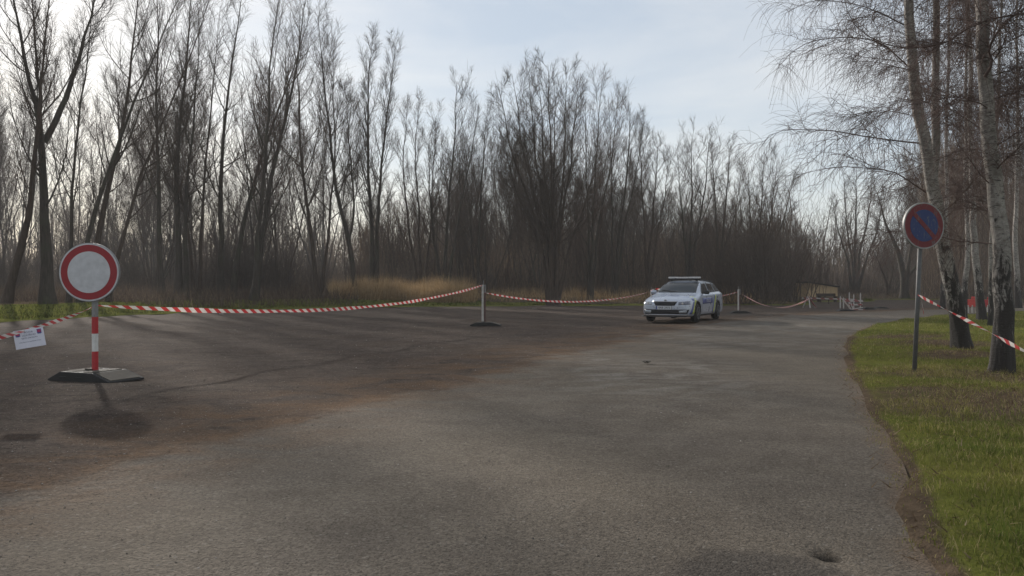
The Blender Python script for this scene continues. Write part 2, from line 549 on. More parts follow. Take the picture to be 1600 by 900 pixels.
xs = np.concatenate([np.linspace(-500, -62, 24), np.arange(-60, 60, 0.8), np.linspace(62, 500, 24)])
ys = np.concatenate([np.linspace(-60, -6, 12), np.arange(-5, 85, 0.8), np.linspace(88, 600, 30)])
X, Y = np.meshgrid(xs, ys, indexing='ij')
Z, lit, paved, do, dr = terrain(X, Y)
near = (do < 1.6) & (dr < 1.6)
Z = np.where(near, np.minimum(Z, 0) - 0.14, Z - 0.03)
me = mesh_np("ground", np.stack([X, Y, Z], -1).reshape(-1, 3), [grid_faces(*X.shape)[:, ::-1]], M['ground'], True, dict(litter=lit.ravel()))
link("ground", me, kind="structure")

def strip(name, pts, sgn, offs, n):
    P = resample(pts, n)
    T = np.gradient(P, axis=0); T /= np.linalg.norm(T, axis=1)[:, None]
    N = np.stack([-T[:, 1], T[:, 0]], 1) * sgn
    jit = np.interp(np.arange(n), np.arange(0, n, 3), rng.normal(0, 0.045, len(np.arange(0, n, 3))))
    G = P[:, None] + N[:, None] * (np.asarray(offs)[None, :, None] + (jit[:, None, None] * (np.asarray(offs) < 0.3)[None, :, None]))
    X, Y = G[..., 0], G[..., 1]
    Z, lit, paved, do, dr = terrain(X, Y)
    o = np.asarray(offs)[None, :]
    Z = np.maximum(Z, 0.016) * (o > -0.02) + 0 * Z
    Z = np.where(o <= -0.02, -0.03, Z)
    f = grid_faces(*X.shape)
    if sgn > 0:
        f = f
    me = mesh_np(name, np.stack([X, Y, Z], -1).reshape(-1, 3), [f], M['ground'], True, dict(litter=lit.ravel()))
    return link(name, me, kind="structure")
strip("grass_verge", RIGHT_D[(RIGHT_D[:, 1] > -3)], -1, [-0.08, 0.0, 0.1, 0.25, 0.5, 0.9, 1.5, 2.2, 3.2, 4.5], 300)
strip("grass_bank", OUTER_D, 1, [-0.12, 0.0, 0.15, 0.4, 0.8, 1.4, 2.2, 3.2, 4.5], 260)
print("ground done")

# ------------------------------------------------------------------ grass, reeds, litter
def blades(name, xy, z, h, w, lean, mat, segs=1, tint=None, droop=0.3):
    n = len(xy)
    a = rng.uniform(0, 2 * math.pi, n)
    b_ = rng.uniform(0, 2 * math.pi, n)
    side = np.stack([np.cos(a), np.sin(a), np.zeros(n)], 1) * (w[:, None] / 2)
    ld = np.stack([np.cos(b_), np.sin(b_), np.zeros(n)], 1) * (lean * h)[:, None]
    base = np.concatenate([xy, z[:, None]], 1)
    up = np.zeros((n, 3)); up[:, 2] = h
    tint = rng.random(n) if tint is None else tint
    if segs == 1:
        V = np.stack([base - side, base + side, base + up * np.sqrt(np.maximum(0.1, 1 - lean ** 2))[:, None] + ld], 1).reshape(-1, 3)
        F = np.arange(3 * n).reshape(-1, 3)
        me = mesh_np(name, V, [F], mat, False, dict(tint=np.repeat(tint, 3)))
    else:
        mid = base + up * 0.6 + ld * 0.4
        tip = base + up * (1 - droop * lean)[:, None] + ld * 1.1
        V = np.stack([base - side, base + side, mid - side * 0.8, mid + side * 0.8, tip], 1).reshape(-1, 3)
        k = np.arange(n)[:, None] * 5
        me = mesh_np(name, V, [k + np.array([[0, 1, 3, 2]]), k + np.array([[2, 3, 4]])], mat, False, dict(tint=np.repeat(tint, 5)))
    return me

def scatter(n, x0, x1, y0, y1):
    return np.stack([rng.uniform(x0, x1, n), rng.uniform(y0, y1, n)], 1)

def clump_noise(xy, s=1.0):
    x, y = xy[:, 0] * s, xy[:, 1] * s
    return 0.5 + 0.25 * (np.sin(1.9 * x + 1.3 * np.sin(1.1 * y)) * np.sin(1.6 * y + np.sin(1.7 * x)) + np.sin(4.3 * x + 1.1 * y + 2) * np.sin(3.7 * y - 1.3 * x))

# near verge
xy = np.vstack([scatter(230000, 1.4, 9, 2.8, 12.5), scatter(200000, 3.5, 26, 12.5, 34)])
z, lit, paved, do, dr = terrain(xy[:, 0], xy[:, 1])
cn = clump_noise(xy)
keep = (dr > -0.22 * clump_noise(xy, 5.0) + 0.06 + 0.05 * rng.standard_normal(len(xy))) & (xy[:, 0] < 0.75 * xy[:, 1] + 0.8) & (rng.random(len(xy)) > lit * np.where(dr < .2, .55, .95)) & (rng.random(len(xy)) < 0.45 + 0.8 * cn)
xy, z, lit, dr, cn = xy[keep], z[keep], lit[keep], dr[keep], cn[keep]
dist = xy[:, 1]
h = (0.028 + 0.055 * rng.random(len(xy)) ** 1.5) * (0.45 + 0.6 * cn + 2.2 * np.clip(clump_noise(xy, 2.3) - .58, 0, 1)) * np.clip(0.55 + dr * 1.2, 0.55, 1)
h *= np.where(rng.random(len(xy)) < 0.015, 2.0, 1)
w = (0.0035 + 0.003 * rng.random(len(xy))) * np.maximum(1, dist / 9)
nr = dist < 8
me1 = blades("verge_grass", xy[nr], z[nr] + 0.0, h[nr], w[nr], rng.uniform(0.1, 0.9, nr.sum()), M['blade'], 2, np.clip(rng.random(nr.sum()) * 0.9 + 0.25 * lit[nr], 0, 1))
link("grass", me1, kind="stuff", label="short green grass of the near verge", category="grass")
me2 = blades("verge_grass_far", xy[~nr], z[~nr], h[~nr] * 1.2, w[~nr], rng.uniform(0.1, 0.8, (~nr).sum()), M['blade'], 1, np.clip(rng.random((~nr).sum()) * 0.9 + 0.25 * lit[~nr], 0, 1))
link("grass", me2, kind="stuff", label="short green grass of the verge farther along the bend", category="grass")
# dead leaves, stalks on the verge
xy = np.vstack([scatter(60000, 1.4, 12, 2.8, 20)])
z, lit, paved, do, dr = terrain(xy[:, 0], xy[:, 1])
p = np.where(dr < 0.35, 0.16, lit * 0.85) + 0.02
keep = (dr > -0.25) & (rng.random(len(xy)) < p) & (xy[:, 0] < 0.75 * xy[:, 1] + 0.8)
xy, z = xy[keep], z[keep]
n_ = len(xy)
me = blades("dead_stalks", xy, np.maximum(z, 0.0) + 0.014 + 0.02 * rng.random(n_), 0.03 + 0.10 * rng.random(n_) ** 2, 0.006 + 0.012 * rng.random(n_), rng.uniform(0.85, 0.995, n_), M['leaf'], 1)
link("dead_stalks", me, kind="stuff", label="dead leaves and stalks lying on the verge and its edge", category="leaf litter")
# green fringe of the lot
q = resample(OUTER_D, 4000)
idx = rng.integers(0, len(q), 42000)
xy = q[idx] + np.stack([rng.normal(0, .2, 42000), rng.normal(0, .2, 42000)], 1)
T = np.gradient(q, axis=0); T /= np.linalg.norm(T, axis=1)[:, None]
N = np.stack([-T[:, 1], T[:, 0]], 1)
off = np.abs(rng.normal(0, 3.2, 42000))
xy = xy + N[idx] * off[:, None]
z, lit, paved, do, dr = terrain(xy[:, 0], xy[:, 1])
keep = (do > 0.05) & (rng.random(len(xy)) > lit * 0.9)
xy, z = xy[keep], z[keep]
n_ = len(xy)
cn = clump_noise(xy, 0.6)
me = blades("bank_grass", xy, z, (0.05 + 0.12 * rng.random(n_)) * (0.5 + cn), 0.02 + 0.02 * rng.random(n_), rng.uniform(0.1, 0.8, n_), M['bank_blade'], 1)
link("grass", me, kind="stuff", label="short grass on the bank along the far edge of the car park", category="grass")
# dry reeds behind the lot
def reed_band(n, px0, px1, d0, d1, hh, mat, nm, lab, cat, ww=0.02, lean=0.5):
    d = rng.uniform(d0, d1, n)
    px = rng.uniform(px0, px1, n)
    X = (px - 800) / FPX * d
    z, lit, paved, do, dr = terrain(X, d)
    cn = clump_noise(np.stack([X, d], 1), 0.7)
    k = (do > 1.2) & (rng.random(n) < 0.25 + cn)
    X, d, z, cn = X[k], d[k], z[k], cn[k]
    h = hh * (0.4 + 0.75 * rng.random(len(X))) * (0.5 + cn)
    me = blades(nm, np.stack([X, d], 1), z - 0.02, h, np.full(len(X), ww) * rng.uniform(.6, 1.4, len(X)), rng.uniform(0.02, lean, len(X)), mat, 1)
    link(nm, me, kind="stuff", label=lab, category=cat)
reed_band(24000, 515, 745, 51, 57, 1.3, M['reed'], "dry_reeds", "tall dry straw coloured grass beyond the car park", "dry grass")
reed_band(9000, 745, 1180, 52.5, 60, 0.75, M['reed'], "dry_reeds", "dry straw coloured grass at the foot of the big willow", "dry grass", lean=0.7)
reed_band(26000, -150, 560, 40, 66, 0.9, M['bramble'], "brambles", "reddish brown brambles on the floor of the left wood", "undergrowth", 0.03, 0.7)
reed_band(24000, 540, 1235, 56, 80, 1.1, M['bramble'], "brambles", "brown brambles on the floor of the middle wood", "undergrowth", 0.03, 0.7)
reed_band(9000, 1270, 1700, 70, 95, 0.8, M['bramble'], "brambles", "brown undergrowth beyond the bend of the road", "undergrowth", 0.035, 0.7)
# loose gravel on the lot
def pebbles(name, n, x0, x1, y0, y1, r0, r1, cond, mat, lab):
    xy = scatter(n, x0, x1, y0, y1)
    Zp, a = pave_attrs(xy[:, 0], xy[:, 1])
    k = cond(a, xy)
    xy, Zp = xy[k], Zp[k]
    n = len(xy)
    base = np.array([[1, 0, 0], [-.5, .85, 0], [-.5, -.85, 0], [0.1, 0, .8], [.3, .5, .35], [-.7, 0.1, .4], [.2, -.6, .45]], float)
    F = np.array([[0, 4, 3], [4, 1, 3], [1, 5, 3], [5, 2, 3], [2, 6, 3], [6, 0, 3], [0, 1, 4], [1, 2, 5], [2, 0, 6]])
    r = r0 + (r1 - r0) * rng.random(n) ** 3
    an = rng.uniform(0, 6.28, n)
    ca, sa = np.cos(an), np.sin(an)
    B = base[None] * (1 + 0.25 * rng.standard_normal((n, 7, 1))) * r[:, None, None]
    Vx = B[..., 0] * ca[:, None] - B[..., 1] * sa[:, None] + xy[:, :1]
    Vy = B[..., 0] * sa[:, None] + B[..., 1] * ca[:, None] + xy[:, 1:]
    Vz = B[..., 2] + Zp[:, None]
    V = np.stack([Vx, Vy, Vz], -1).reshape(-1, 3)
    Fa = (np.arange(n)[:, None, None] * 7 + F[None]).reshape(-1, 3)
    me = mesh_np(name, V, [Fa], mat, False, dict(tint=np.repeat(rng.random(n), 7)))
    link(name, me, kind="stuff", label=lab, category="gravel")
def make_stone():
    b = NB("gravel_stone", 0.85, 0.3)
    t = b.attr("tint")
    b.color(b.mix(b.rng(t, 0, 1), b.mix(b.rng(t, 0.0, 0.5), (0.08, 0.07, 0.06), (0.14, 0.12, 0.10)), b.mix(b.rng(t, 0.8, 0.9), (0.16, 0.13, 0.10), (0.32, 0.29, 0.26))))
    return b.m
M['stone'] = make_stone()
pebbles("gravel", 20000, -7, 3, 3, 11, 0.0025, 0.0085, lambda a, xy: (rng.random(len(xy)) < np.clip(0.25 + 0.35 * (a['dl'] > -0.6) + 0.25 * (a['dl'] > 0.2), 0, 1)) & (a['dr'] >= 0) & (seg_dist(xy[:, 0], xy[:, 1], RIGHT_D) > 0), M['stone'], "loose gravel and chips scattered on the near paving")
pebbles("gravel", 9000, -14, 6, 10, 26, 0.005, 0.015, lambda a, xy: (a['dl'] > -0.5) & (rng.random(len(xy)) < 0.5), M['stone'], "loose stones scattered across the middle of the car park")
print("stuff done")

# ------------------------------------------------------------------ trees
def norm(v):
    return v / np.maximum(1e-9, np.linalg.norm(v, axis=-1, keepdims=True))

def tubes(paths, radii, S):
    N, P, _ = paths.shape
    T = norm(np.gradient(paths, axis=1))
    mt = norm(T.mean(1))
    ref = np.where(np.abs(mt[:, 2:3]) < 0.75, np.array([[0, 0, 1.0]]), np.array([[1.0, 0.2, 0]]))
    ref = np.repeat(ref[:, None], P, 1)
    U = norm(np.cross(T, ref)); V = np.cross(T, U)
    a = np.arange(S) * 2 * math.pi / S
    ring = U[:, :, None] * np.cos(a)[None, None, :, None] + V[:, :, None] * np.sin(a)[None, None, :, None]
    verts = paths[:, :, None] + ring * radii[:, :, None, None]
    i = np.arange(N)[:, None, None] * P * S; j = np.arange(P - 1)[None, :, None] * S
    k = np.arange(S)[None, None, :]; k2 = (k + 1) % S
    F = np.stack([i + j + k, i + j + k2, i + j + S + k2, i + j + S + k], -1).reshape(-1, 4)
    return verts.reshape(-1, 3), F

def merge(parts):
    V = []; F = []; o = 0
    for v, f in parts:
        V.append(v); F.append(f + o); o += len(v)
    return np.concatenate(V), np.concatenate(F)

def spawn(par, prad, n, t0, t1, ang, length, rr, P, r, trop=(0, 0, .1), wig=.1, tpow=1.0, rmin=.003, tipr=.25):
    """n children on every parent path -> (paths, radii)"""
    N, Pp, _ = par.shape
    Mn = N * n
    pi = np.repeat(np.arange(N), n)
    t = (np.tile(np.arange(n), N) + r.random(Mn)) / n
    t = t0 + (t1 - t0) * t ** tpow
    f = t * (Pp - 1); i0 = np.minimum(f.astype(int), Pp - 2); fr = (f - i0)[:, None]
    p = par[pi, i0] * (1 - fr) + par[pi, i0 + 1] * fr
    T = norm(par[pi, i0 + 1] - par[pi, i0])
    pr = prad[pi, i0] * (1 - fr[:, 0]) + prad[pi, i0 + 1] * fr[:, 0]
    rv = norm(r.standard_normal((Mn, 3)))
    perp = norm(np.cross(T, rv))
    a = np.radians(r.uniform(ang[0], ang[1], Mn))[:, None]
    d = T * np.cos(a) + perp * np.sin(a)
    plen = np.linalg.norm(np.diff(par, axis=1), axis=2).sum(1)[pi]
    Ln = length(t, plen, r.random(Mn))
    step = (Ln / (P - 1))[:, None]
    path = [p]
    tr = np.array(trop)[None]
    for s in range(P - 1):
        d = norm(d + tr * (1 if s else .3) + wig * r.standard_normal((Mn, 3)))
        p = p + d * step
        path.append(p)
    path = np.stack(path, 1)
    r0 = np.maximum(np.minimum(pr * rr, Ln * 0.010 + .003), rmin)
    rad = np.maximum(r0[:, None] * np.linspace(1, tipr, P)[None], rmin * .7)
    return path, rad

def smooth_path(pts, P, r=None, wob=0.0):
    pts = np.asarray(pts, float)
    D = dens3(pts, 12)
    s = np.concatenate([[0], np.cumsum(np.linalg.norm(np.diff(D, axis=0), axis=1))])
    q = np.linspace(0, s[-1], P)
    o = np.stack([np.interp(q, s, D[:, i]) for i in range(3)], 1)
    if wob and r is not None:
        w = np.cumsum(r.standard_normal((P, 3)) * wob, 0); w -= np.linspace(0, 1, P)[:, None] * w[-1]
        w[:, 2] *= 0.2
        o += w
    return o

def dens3(pts, k):
    P = np.vstack([2 * pts[0] - pts[1], pts, 2 * pts[-1] - pts[-2]])
    o = []
    for i in range(1, len(P) - 2):
        t = np.linspace(0, 1, k, endpoint=False)[:, None]
        p0, p1, p2, p3 = P[i - 1], P[i], P[i + 1], P[i + 2]
        o.append(0.5 * (2 * p1 + (p2 - p0) * t + (2 * p0 - 5 * p1 + 4 * p2 - p3) * t ** 2 + (3 * p1 - p0 - 3 * p2 + p3) * t ** 3))
    o.append(pts[-1:])
    return np.vstack(o)

def wood_tree(stems, r, n1=14, n2=9, n3=6, t0=.24, ang=(22, 48), l1=.30, twr=.0048, flare=True, side=5, clear=1.0):
    """stems: list of (path (P,3), base radius). -> meshes data trunk, crown"""
    paths = np.stack([s[0] for s in stems]); P = paths.shape[1]
    q = np.linspace(0, 1, P)
    rad = np.stack([s[1] * (1 - .95 * q ** .62) + (0.35 * s[1] * np.exp(-q * 28) if flare and s[0][0][2] < 1.5 else -.25 * s[1] * np.exp(-q * 9)) for s in stems])
    rad = np.maximum(rad, .008)
    tr = [tubes(paths, rad, 8)]
    lf = lambda t, pl, u: pl * l1 * (1.12 - .72 * t) * (.55 + .65 * u)
    b1, r1 = spawn(paths, rad, int(n1 * 1.5), t0, .985, ang, lf, .5, 7, r, (0, 0, .19), .05, .9, .006, .22)
    tr.append(tubes(b1, r1, side))
    lf2 = lambda t, pl, u: pl * .42 * (1.15 - .6 * t) * (.5 + .7 * u)
    b2, r2 = spawn(b1, r1, n2, .16, .98, (20, 46), lf2, .6, 5, r, (0, 0, .13), .07, 1, .0048, .4)
    cr_ = [tubes(b2, r2, 3)]
    lf3 = lambda t, pl, u: .25 + pl * .40 * (.4 + .8 * u)
    b3, r3 = spawn(b2, r2, n3, .12, 1., (16, 42), lf3, .75, 2, r, (0, 0, .10), .10, 1, twr, .6)
    cr_.append(tubes(b3, r3, 3))
    # leaders at the very top of the stems
    b4, r4 = spawn(paths, rad, 26, .66, 1., (18, 50), lambda t, pl, u: .35 + .8 * u, .7, 4, r, (0, 0, .14), .05, 1, twr, .5)
    cr_.append(tubes(b4, r4, 3))
    return merge(tr), merge(cr_)

def plant_tree(name, label, cat, base, trunk, crown, mt, mc, group=None):
    """verts are in world space; stored relative to base"""
    root = thing(name, label, cat, base, 0, group)
    b_ = np.array(base)
    me = mesh_np("trunk", trunk[0] - b_, [trunk[1]], mt, True)
    link("trunk", me, root)
    me = mesh_np("crown", crown[0] - b_, [crown[1]], mc, True)
    link("crown", me, root)
    return root

def ground_z(x, y):
    z, lit, paved, do, dr = terrain(np.array([x]), np.array([y]))
    return float(z[0])

def px_stem(pts, d, wpx, r, dspread=.6, P=16, wob=.05):
    o = []
    dd = r.normal(0, dspread)
    n = len(pts)
    for i, (px, py) in enumerate(pts):
        dk = d + dd * i / max(1, n - 1)
        v = at(px, py, dk)
        o.append(v)
    z0 = ground_z(o[0][0], d)
    if abs(o[0][2] - z0) < 1.6:
        o[0] = Vector((o[0][0], d, z0 - .25))
    return smooth_path([tuple(v) for v in o], P, r, wob), wpx / 2 / FPX * d

def fan(base, tops, w, d, bend=.45):
    out_ = []
    for (tx, ty) in tops:
        off = (tx - base)
        b0 = base + off * .06
        yb = HOR + 20
        out_.append(([(b0, yb), (base + off * (bend * .62), yb - (yb - ty) * .33), (base + off * (bend + .27), yb - (yb - ty) * .66), (tx, ty)], w * random.uniform(.8, 1.15)))
    return out_

FRONT = [
 (37, "leaning grey trunk at the far left edge of the wood, tilted right", [([(8, 478), (38, 350), (56, 250), (66, 150), (80, 20), (84, -110)], 21)], dict(n1=12)),
 (38, "thickest bare tree left of the round sign, forking wide above the sign", [([(77, 470), (70, 330), (66, 220), (45, 120), (18, -10), (0, -120)], 31), ([(66, 222), (96, 165), (132, 60), (160, -70)], 19), ([(67, 230), (60, 100), (52, -80)], 13)], dict(n1=13)),
 (40, "slim pair of bare stems right behind the round sign, one leaning far right", [([(104, 465), (113, 300), (124, 200), (140, 80), (150, -60)], 11), ([(126, 462), (150, 340), (190, 220), (240, 90), (300, -50)], 15)], dict(n1=13)),
 (41, "tall bare tree with two right leaning stems rising behind the round sign", [([(140, 462), (166, 330), (196, 200), (212, 60), (222, -70)], 19), ([(168, 460), (205, 330), (250, 200), (300, 80), (335, -30)], 12)], dict(n1=13)),
 (46, "single straight upright trunk right of the round sign", [([(253, 456), (247, 330), (242, 180), (246, 60), (243, -70)], 15)], dict(n1=16)),
 (48, "tall twin stemmed bare tree, second trunk clump right of the round sign", [([(277, 458), (275, 330), (280, 200), (292, 90), (300, -30)], 18), ([(291, 458), (292, 300), (303, 150), (312, 10)], 13)], dict(n1=14)),
 (49, "thin bare tree with stems spreading left and right, next to the twin stemmed one", [([(310, 456), (318, 300), (330, 150), (345, 10)], 10), ([(304, 456), (290, 340), (255, 200), (232, 60)], 9)], dict(n1=13)),
 (50, "bare tree whose right stem slants strongly toward the gap in the trees", [([(348, 455), (346, 330), (352, 200), (372, 60), (385, -30)], 16), ([(360, 455), (385, 330), (425, 200), (462, 100), (486, 20)], 14)], dict(n1=14)),
 (47, "tall dark bare tree with twin trunks before the dry grass, tops cut by the frame", [([(395, 458), (408, 360), (430, 240), (458, 120), (478, -5)], 18), ([(400, 458), (402, 340), (415, 200), (425, 60), (440, -20)], 15)], dict(n1=15)),
 (52, "slender bare tree with two thin stems left of the leaning one by the dry grass", [([(494, 458), (485, 360), (470, 260), (465, 140), (455, 30)], 12), ([(497, 458), (512, 360), (522, 240), (520, 140), (522, 70)], 9)], dict(n1=14)),
 (52, "bare tree leaning left with its foot in the tall dry grass", [([(557, 450), (545, 380), (527, 300), (515, 220), (505, 110), (497, 25)], 14), ([(545, 390), (552, 300), (545, 200), (538, 130)], 7)], dict(n1=15)),
 (55, "tall narrow bare tree with twin tops standing clear against the sky", [([(582, 455), (580, 340), (577, 240), (575, 140), (582, 58)], 14), ([(587, 455), (593, 330), (603, 220), (613, 130), (618, 72)], 12)], dict(n1=28, l1=.20, ang=(18, 36))),
 (57, "low bare tree of three thin stems right of the narrow twin topped one", [([(655, 455), (640, 360), (630, 270), (637, 168)], 9), ([(658, 455), (655, 340), (650, 240), (655, 160)], 9), ([(662, 455), (672, 360), (678, 260), (682, 180)], 8)], dict(n1=13)),
 (56, "bare tree of three stems left of the middle barrier post, pointed crown", [([(690, 455), (680, 370), (672, 300), (668, 210)], 10), ([(694, 455), (698, 330), (706, 230), (714, 128)], 12), ([(698, 455), (715, 340), (735, 240), (748, 168)], 9)], dict(n1=14)),
 (58, "small thin bare tree straight behind the middle barrier post", [([(745, 455), (748, 360), (755, 260), (760, 185)], 8), ([(742, 455), (735, 360), (730, 290), (728, 220)], 7)], dict(n1=12)),
 (50, "biggest many stemmed willow with broad domed crown near the middle of the wood", fan(866, [(778, 130), (800, 118), (826, 112), (856, 101), (884, 108), (904, 138), (785, 215), (935, 235), (815, 190), (870, 150), (842, 135)], 13, 50), dict(n1=16, l1=.25)),
 (54, "bare tree of three upright stems just right of the biggest willow", fan(921, [(915, 155), (940, 130), (966, 152)], 10, 54), dict(n1=14)),
 (56, "bare tree of three stems whose crown slopes down behind the police car's left", fan(957, [(952, 165), (985, 168), (1006, 192)], 9, 56), dict(n1=14)),
 (58, "bare tree directly above the police car's windscreen", fan(1012, [(1000, 205), (1026, 215), (1044, 248)], 9, 58), dict(n1=13)),
 (60, "bare tree with twin pointed tops above the rear of the police car", fan(1074, [(1058, 240), (1081, 217), (1111, 212)], 10, 60), dict(n1=13)),
 (62, "bare tree between the twin pointed one and the dense thicket", fan(1122, [(1112, 232), (1140, 232), (1158, 262)], 9, 62), dict(n1=13)),
 (62, "bare many stemmed tree rising out of the dense thicket left of the hut", fan(1186, [(1168, 262), (1194, 242), (1214, 252), (1240, 276)], 9, 62), dict(n1=13)),
 (84, "tall pale bare tree fanning out above the fallen barriers", fan(1335, [(1300, 310), (1318, 270), (1338, 262), (1362, 275), (1384, 300)], 9, 84), dict(n1=12)),
 (72, "dark stout trunk beside the no parking sign pole, at the roadside of the bend", [([(1414, 470), (1412, 430), (1404, 400), (1385, 350), (1370, 300)], 20), ([(1413, 440), (1420, 400), (1428, 340), (1432, 270)], 13), ([(1415, 435), (1438, 405), (1455, 370), (1470, 320)], 9)], dict(n1=10, l1=.34, ang=(30, 65), t0=.4)),
 (76, "small dark forked tree between the pale tall one and the stout trunk", [([(1386, 468), (1384, 440), (1375, 415), (1362, 385)], 9), ([(1385, 445), (1394, 420), (1400, 390)], 7)], dict(n1=9, l1=.4, ang=(30, 65), t0=.3)),
]
for k, (d, lab, stems, kw) in enumerate(FRONT):
    r = np.random.default_rng(100 + k)
    st = [px_stem([(x_, max(y_, -45 - 2 * (k % 5))) if d < 49 else (x_, y_) for x_, y_ in p], d, w * .78, r, wob=.04) for p, w in stems]
    kw = dict(dict(ang=[(18, 42), (26, 56), (22, 48), (32, 64)][k % 4], l1=[.27, .33, .24, .30, .36][k % 5]), **kw)
    b0 = st[0][0][0]
    base = (float(b0[0]), float(b0[1]), ground_z(b0[0], b0[1]))
    tr, cr_ = wood_tree(st, r, **kw)
    plant_tree("bare_tree", lab, "tree", base, tr, cr_, M['bark'] if k % 3 else M['bark_brown'], M['twig'] if k % 4 else M['twig_red'])
print("front trees done")

def local_stems(nst, H, spread, rad, r, P=14):
    o = []
    for i in range(nst):
        az = r.uniform(0, 6.283)
        ln = spread * math.sqrt(r.random()) if nst > 1 else spread * .4 * r.random()
        tip = np.array([math.cos(az) * ln, math.sin(az) * ln, H * r.uniform(.82, 1.0)])
        b_ = np.array([math.cos(az) * .05 * nst * r.random(), math.sin(az) * .05 * nst * r.random(), -.25])
        mid1 = b_ + (tip - b_) * np.array([.42, .42, .33]); mid2 = b_ + (tip - b_) * np.array([.75, .75, .66])
        o.append((smooth_path([b_, mid1, mid2, tip], P, r, .05), rad * r.uniform(.7, 1.1)))
    return o

PROTO = []
for k, (nst, H, sp, rad, kw) in enumerate([(1, 16, 2, .16, dict(n1=22)), (2, 16, 3, .14, dict(n1=15)), (3, 15, 4, .12, dict(n1=12)), (4, 15, 5, .11, dict(n1=10)),
                                           (1, 15, 3, .13, dict(n1=20, ang=(28, 60))), (6, 14, 6, .10, dict(n1=8)), (2, 14, 2, .11, dict(n1=14)), (3, 14, 3, .10, dict(n1=11))]):
    r = np.random.default_rng(300 + k)
    tr, cr_ = wood_tree(local_stems(nst, H, sp, rad, r), r, twr=.0074, n3=5, **kw)
    PROTO.append((mesh_np("trunk", tr[0], [tr[1]], M['bark'] if k % 2 else M['bark_brown'], True), mesh_np("crown", cr_[0], [cr_[1]], M['twig'] if k % 3 else M['twig_red'], True), H))

SKX = [-400, 0, 300, 480, 520, 548, 575, 622, 645, 690, 715, 755, 785, 860, 905, 945, 1000, 1050, 1110, 1160, 1240, 1290, 1400, 1450, 1560, 2000]
SKY_ = [20, 20, 20, 40, 110, 190, 120, 150, 240, 210, 205, 270, 190, 180, 215, 215, 260, 305, 285, 315, 330, 345, 320, 190, 130, 110]
NMID = 0
def mid_tree(px, d, ytop, proto, label, group):
    global NMID
    X = (px - 800) / FPX * d
    z = ground_z(X, d)
    H = EYE + (HOR - ytop) / FPX * d - z
    tm, cm, H0 = PROTO[proto]
    s = H / H0
    root = thing("bare_tree", label, "tree", (X, d, z), random.uniform(0, 6.28), group)
    sx = s * random.uniform(.85, 1.05) if s < 1.3 else s * .8
    root.scale = (sx, sx, s)
    link("trunk", tm, root); link("crown", cm, root)
    NMID += 1
STEMS = ["single stemmed", "twin stemmed", "many stemmed", "many stemmed", "single stemmed", "many stemmed", "twin stemmed", "many stemmed"]
ZONES = [(60, "deep in the wood left of the round sign"), (330, "deep in the wood right of the round sign"), (560, "deep in the wood above the long tape"),
         (790, "deep in the wood behind the middle barrier post"), (1000, "deep in the wood behind the biggest willow"), (1300, "deep in the wood behind the police car")]
r = np.random.default_rng(5)
for k in range(216):
    d = 60 + 75 * r.random() ** (.9 if k < 170 else 2.5)
    px = r.uniform(-90, 1290) if k < 158 else r.uniform(700, 1290)
    base_sky = np.interp(px, SKX, SKY_)
    if px < 560:
        ytop = base_sky + r.uniform(60, 160) if r.random() < .42 else r.uniform(250, 390)
    else:
        ytop = base_sky + r.uniform(-5, 90)
        if 560 < px < 700:
            ytop = max(ytop, r.uniform(285, 330))
    pk = int(r.integers(0, len(PROTO)))
    zone = next(z for x_, z in ZONES if px < x_)
    mid_tree(px, d, ytop, pk, "thin %s bare tree %s" % (STEMS[pk], zone), "crowded bare trees deep in the wood, %s, %s" % (STEMS[pk], zone))
for k in range(58):
    d = r.uniform(80, 150)
    px = r.uniform(1270, 1680) if k < 36 else r.uniform(1440, 1680)
    ytop = np.interp(px, SKX, SKY_) + r.uniform(10, 120)
    pk = int(r.integers(0, len(PROTO)))
    zone = "left of the no parking sign" if px < 1440 else "behind the birches"
    mid_tree(px, d, ytop, pk, "distant %s bare tree beyond the road's bend, %s" % (STEMS[pk], zone), "distant bare trees beyond the bend, %s, %s" % (STEMS[pk], zone))
# willow thicket left of the hut and other shrubs
def shrub_meshes(seed, nst, H, sp):
    r = np.random.default_rng(seed)
    st = local_stems(nst, H, sp, .035, r, 10)
    paths = np.stack([s[0] for s in st]); q = np.linspace(0, 1, 10)
    rad = np.stack([s[1] * (1 - .8 * q) for s in st])
    b1, r1 = spawn(paths, rad, 9, .1, .98, (15, 45), lambda t, pl, u: pl * .35 * (1.1 - .5 * t) * (.5 + u), .6, 6, r, (0, 0, .12), .12, 1, .006, .4)
    b2, r2 = spawn(b1, r1, 6, .1, 1, (18, 50), lambda t, pl, u: .2 + pl * .4 * (.4 + u), .7, 4, r, (0, 0, .05), .15, 1, .006, .6)
    a = tubes(paths, rad, 4); c = merge([tubes(b1, r1, 3), tubes(b2, r2, 3)])
    return mesh_np("stems", a[0], [a[1]], M['bark_brown'], True), mesh_np("twigs", c[0], [c[1]], M['twig'], True)
SHR = [shrub_meshes(40, 26, 6.0, 4.0), shrub_meshes(41, 20, 4.0, 2.6), shrub_meshes(42, 14, 3.0, 1.8)]
def shrub(px, d, k, s, label, group=None):
    X = (px - 800) / FPX * d
    root = thing("bare_shrub", label, "shrub", (X, d, ground_z(X, d)), random.uniform(0, 6), group)
    root.scale = (s, s, s)
    link("stems", SHR[k][0], root); link("twigs", SHR[k][1], root)
shrub(1200, 52.2, 0, 1.05, "largest dense brown willow thicket left of the wooden hut")
shrub(1150, 52.5, 0, .85, "dense brown thicket behind the barrier post right of the police car")
shrub(1240, 57, 1, 1.15, "lower rounded brown thicket touching the left side of the hut")
r = np.random.default_rng(8)
for k in range(46):
    d = r.uniform(54, 95); px = r.uniform(-250, 1200)
    shrub(px, d, int(r.integers(1, 3)), r.uniform(.6, 1.15), "leafless brown bush in the undergrowth between the trees of the wood", "leafless bushes between the trees")
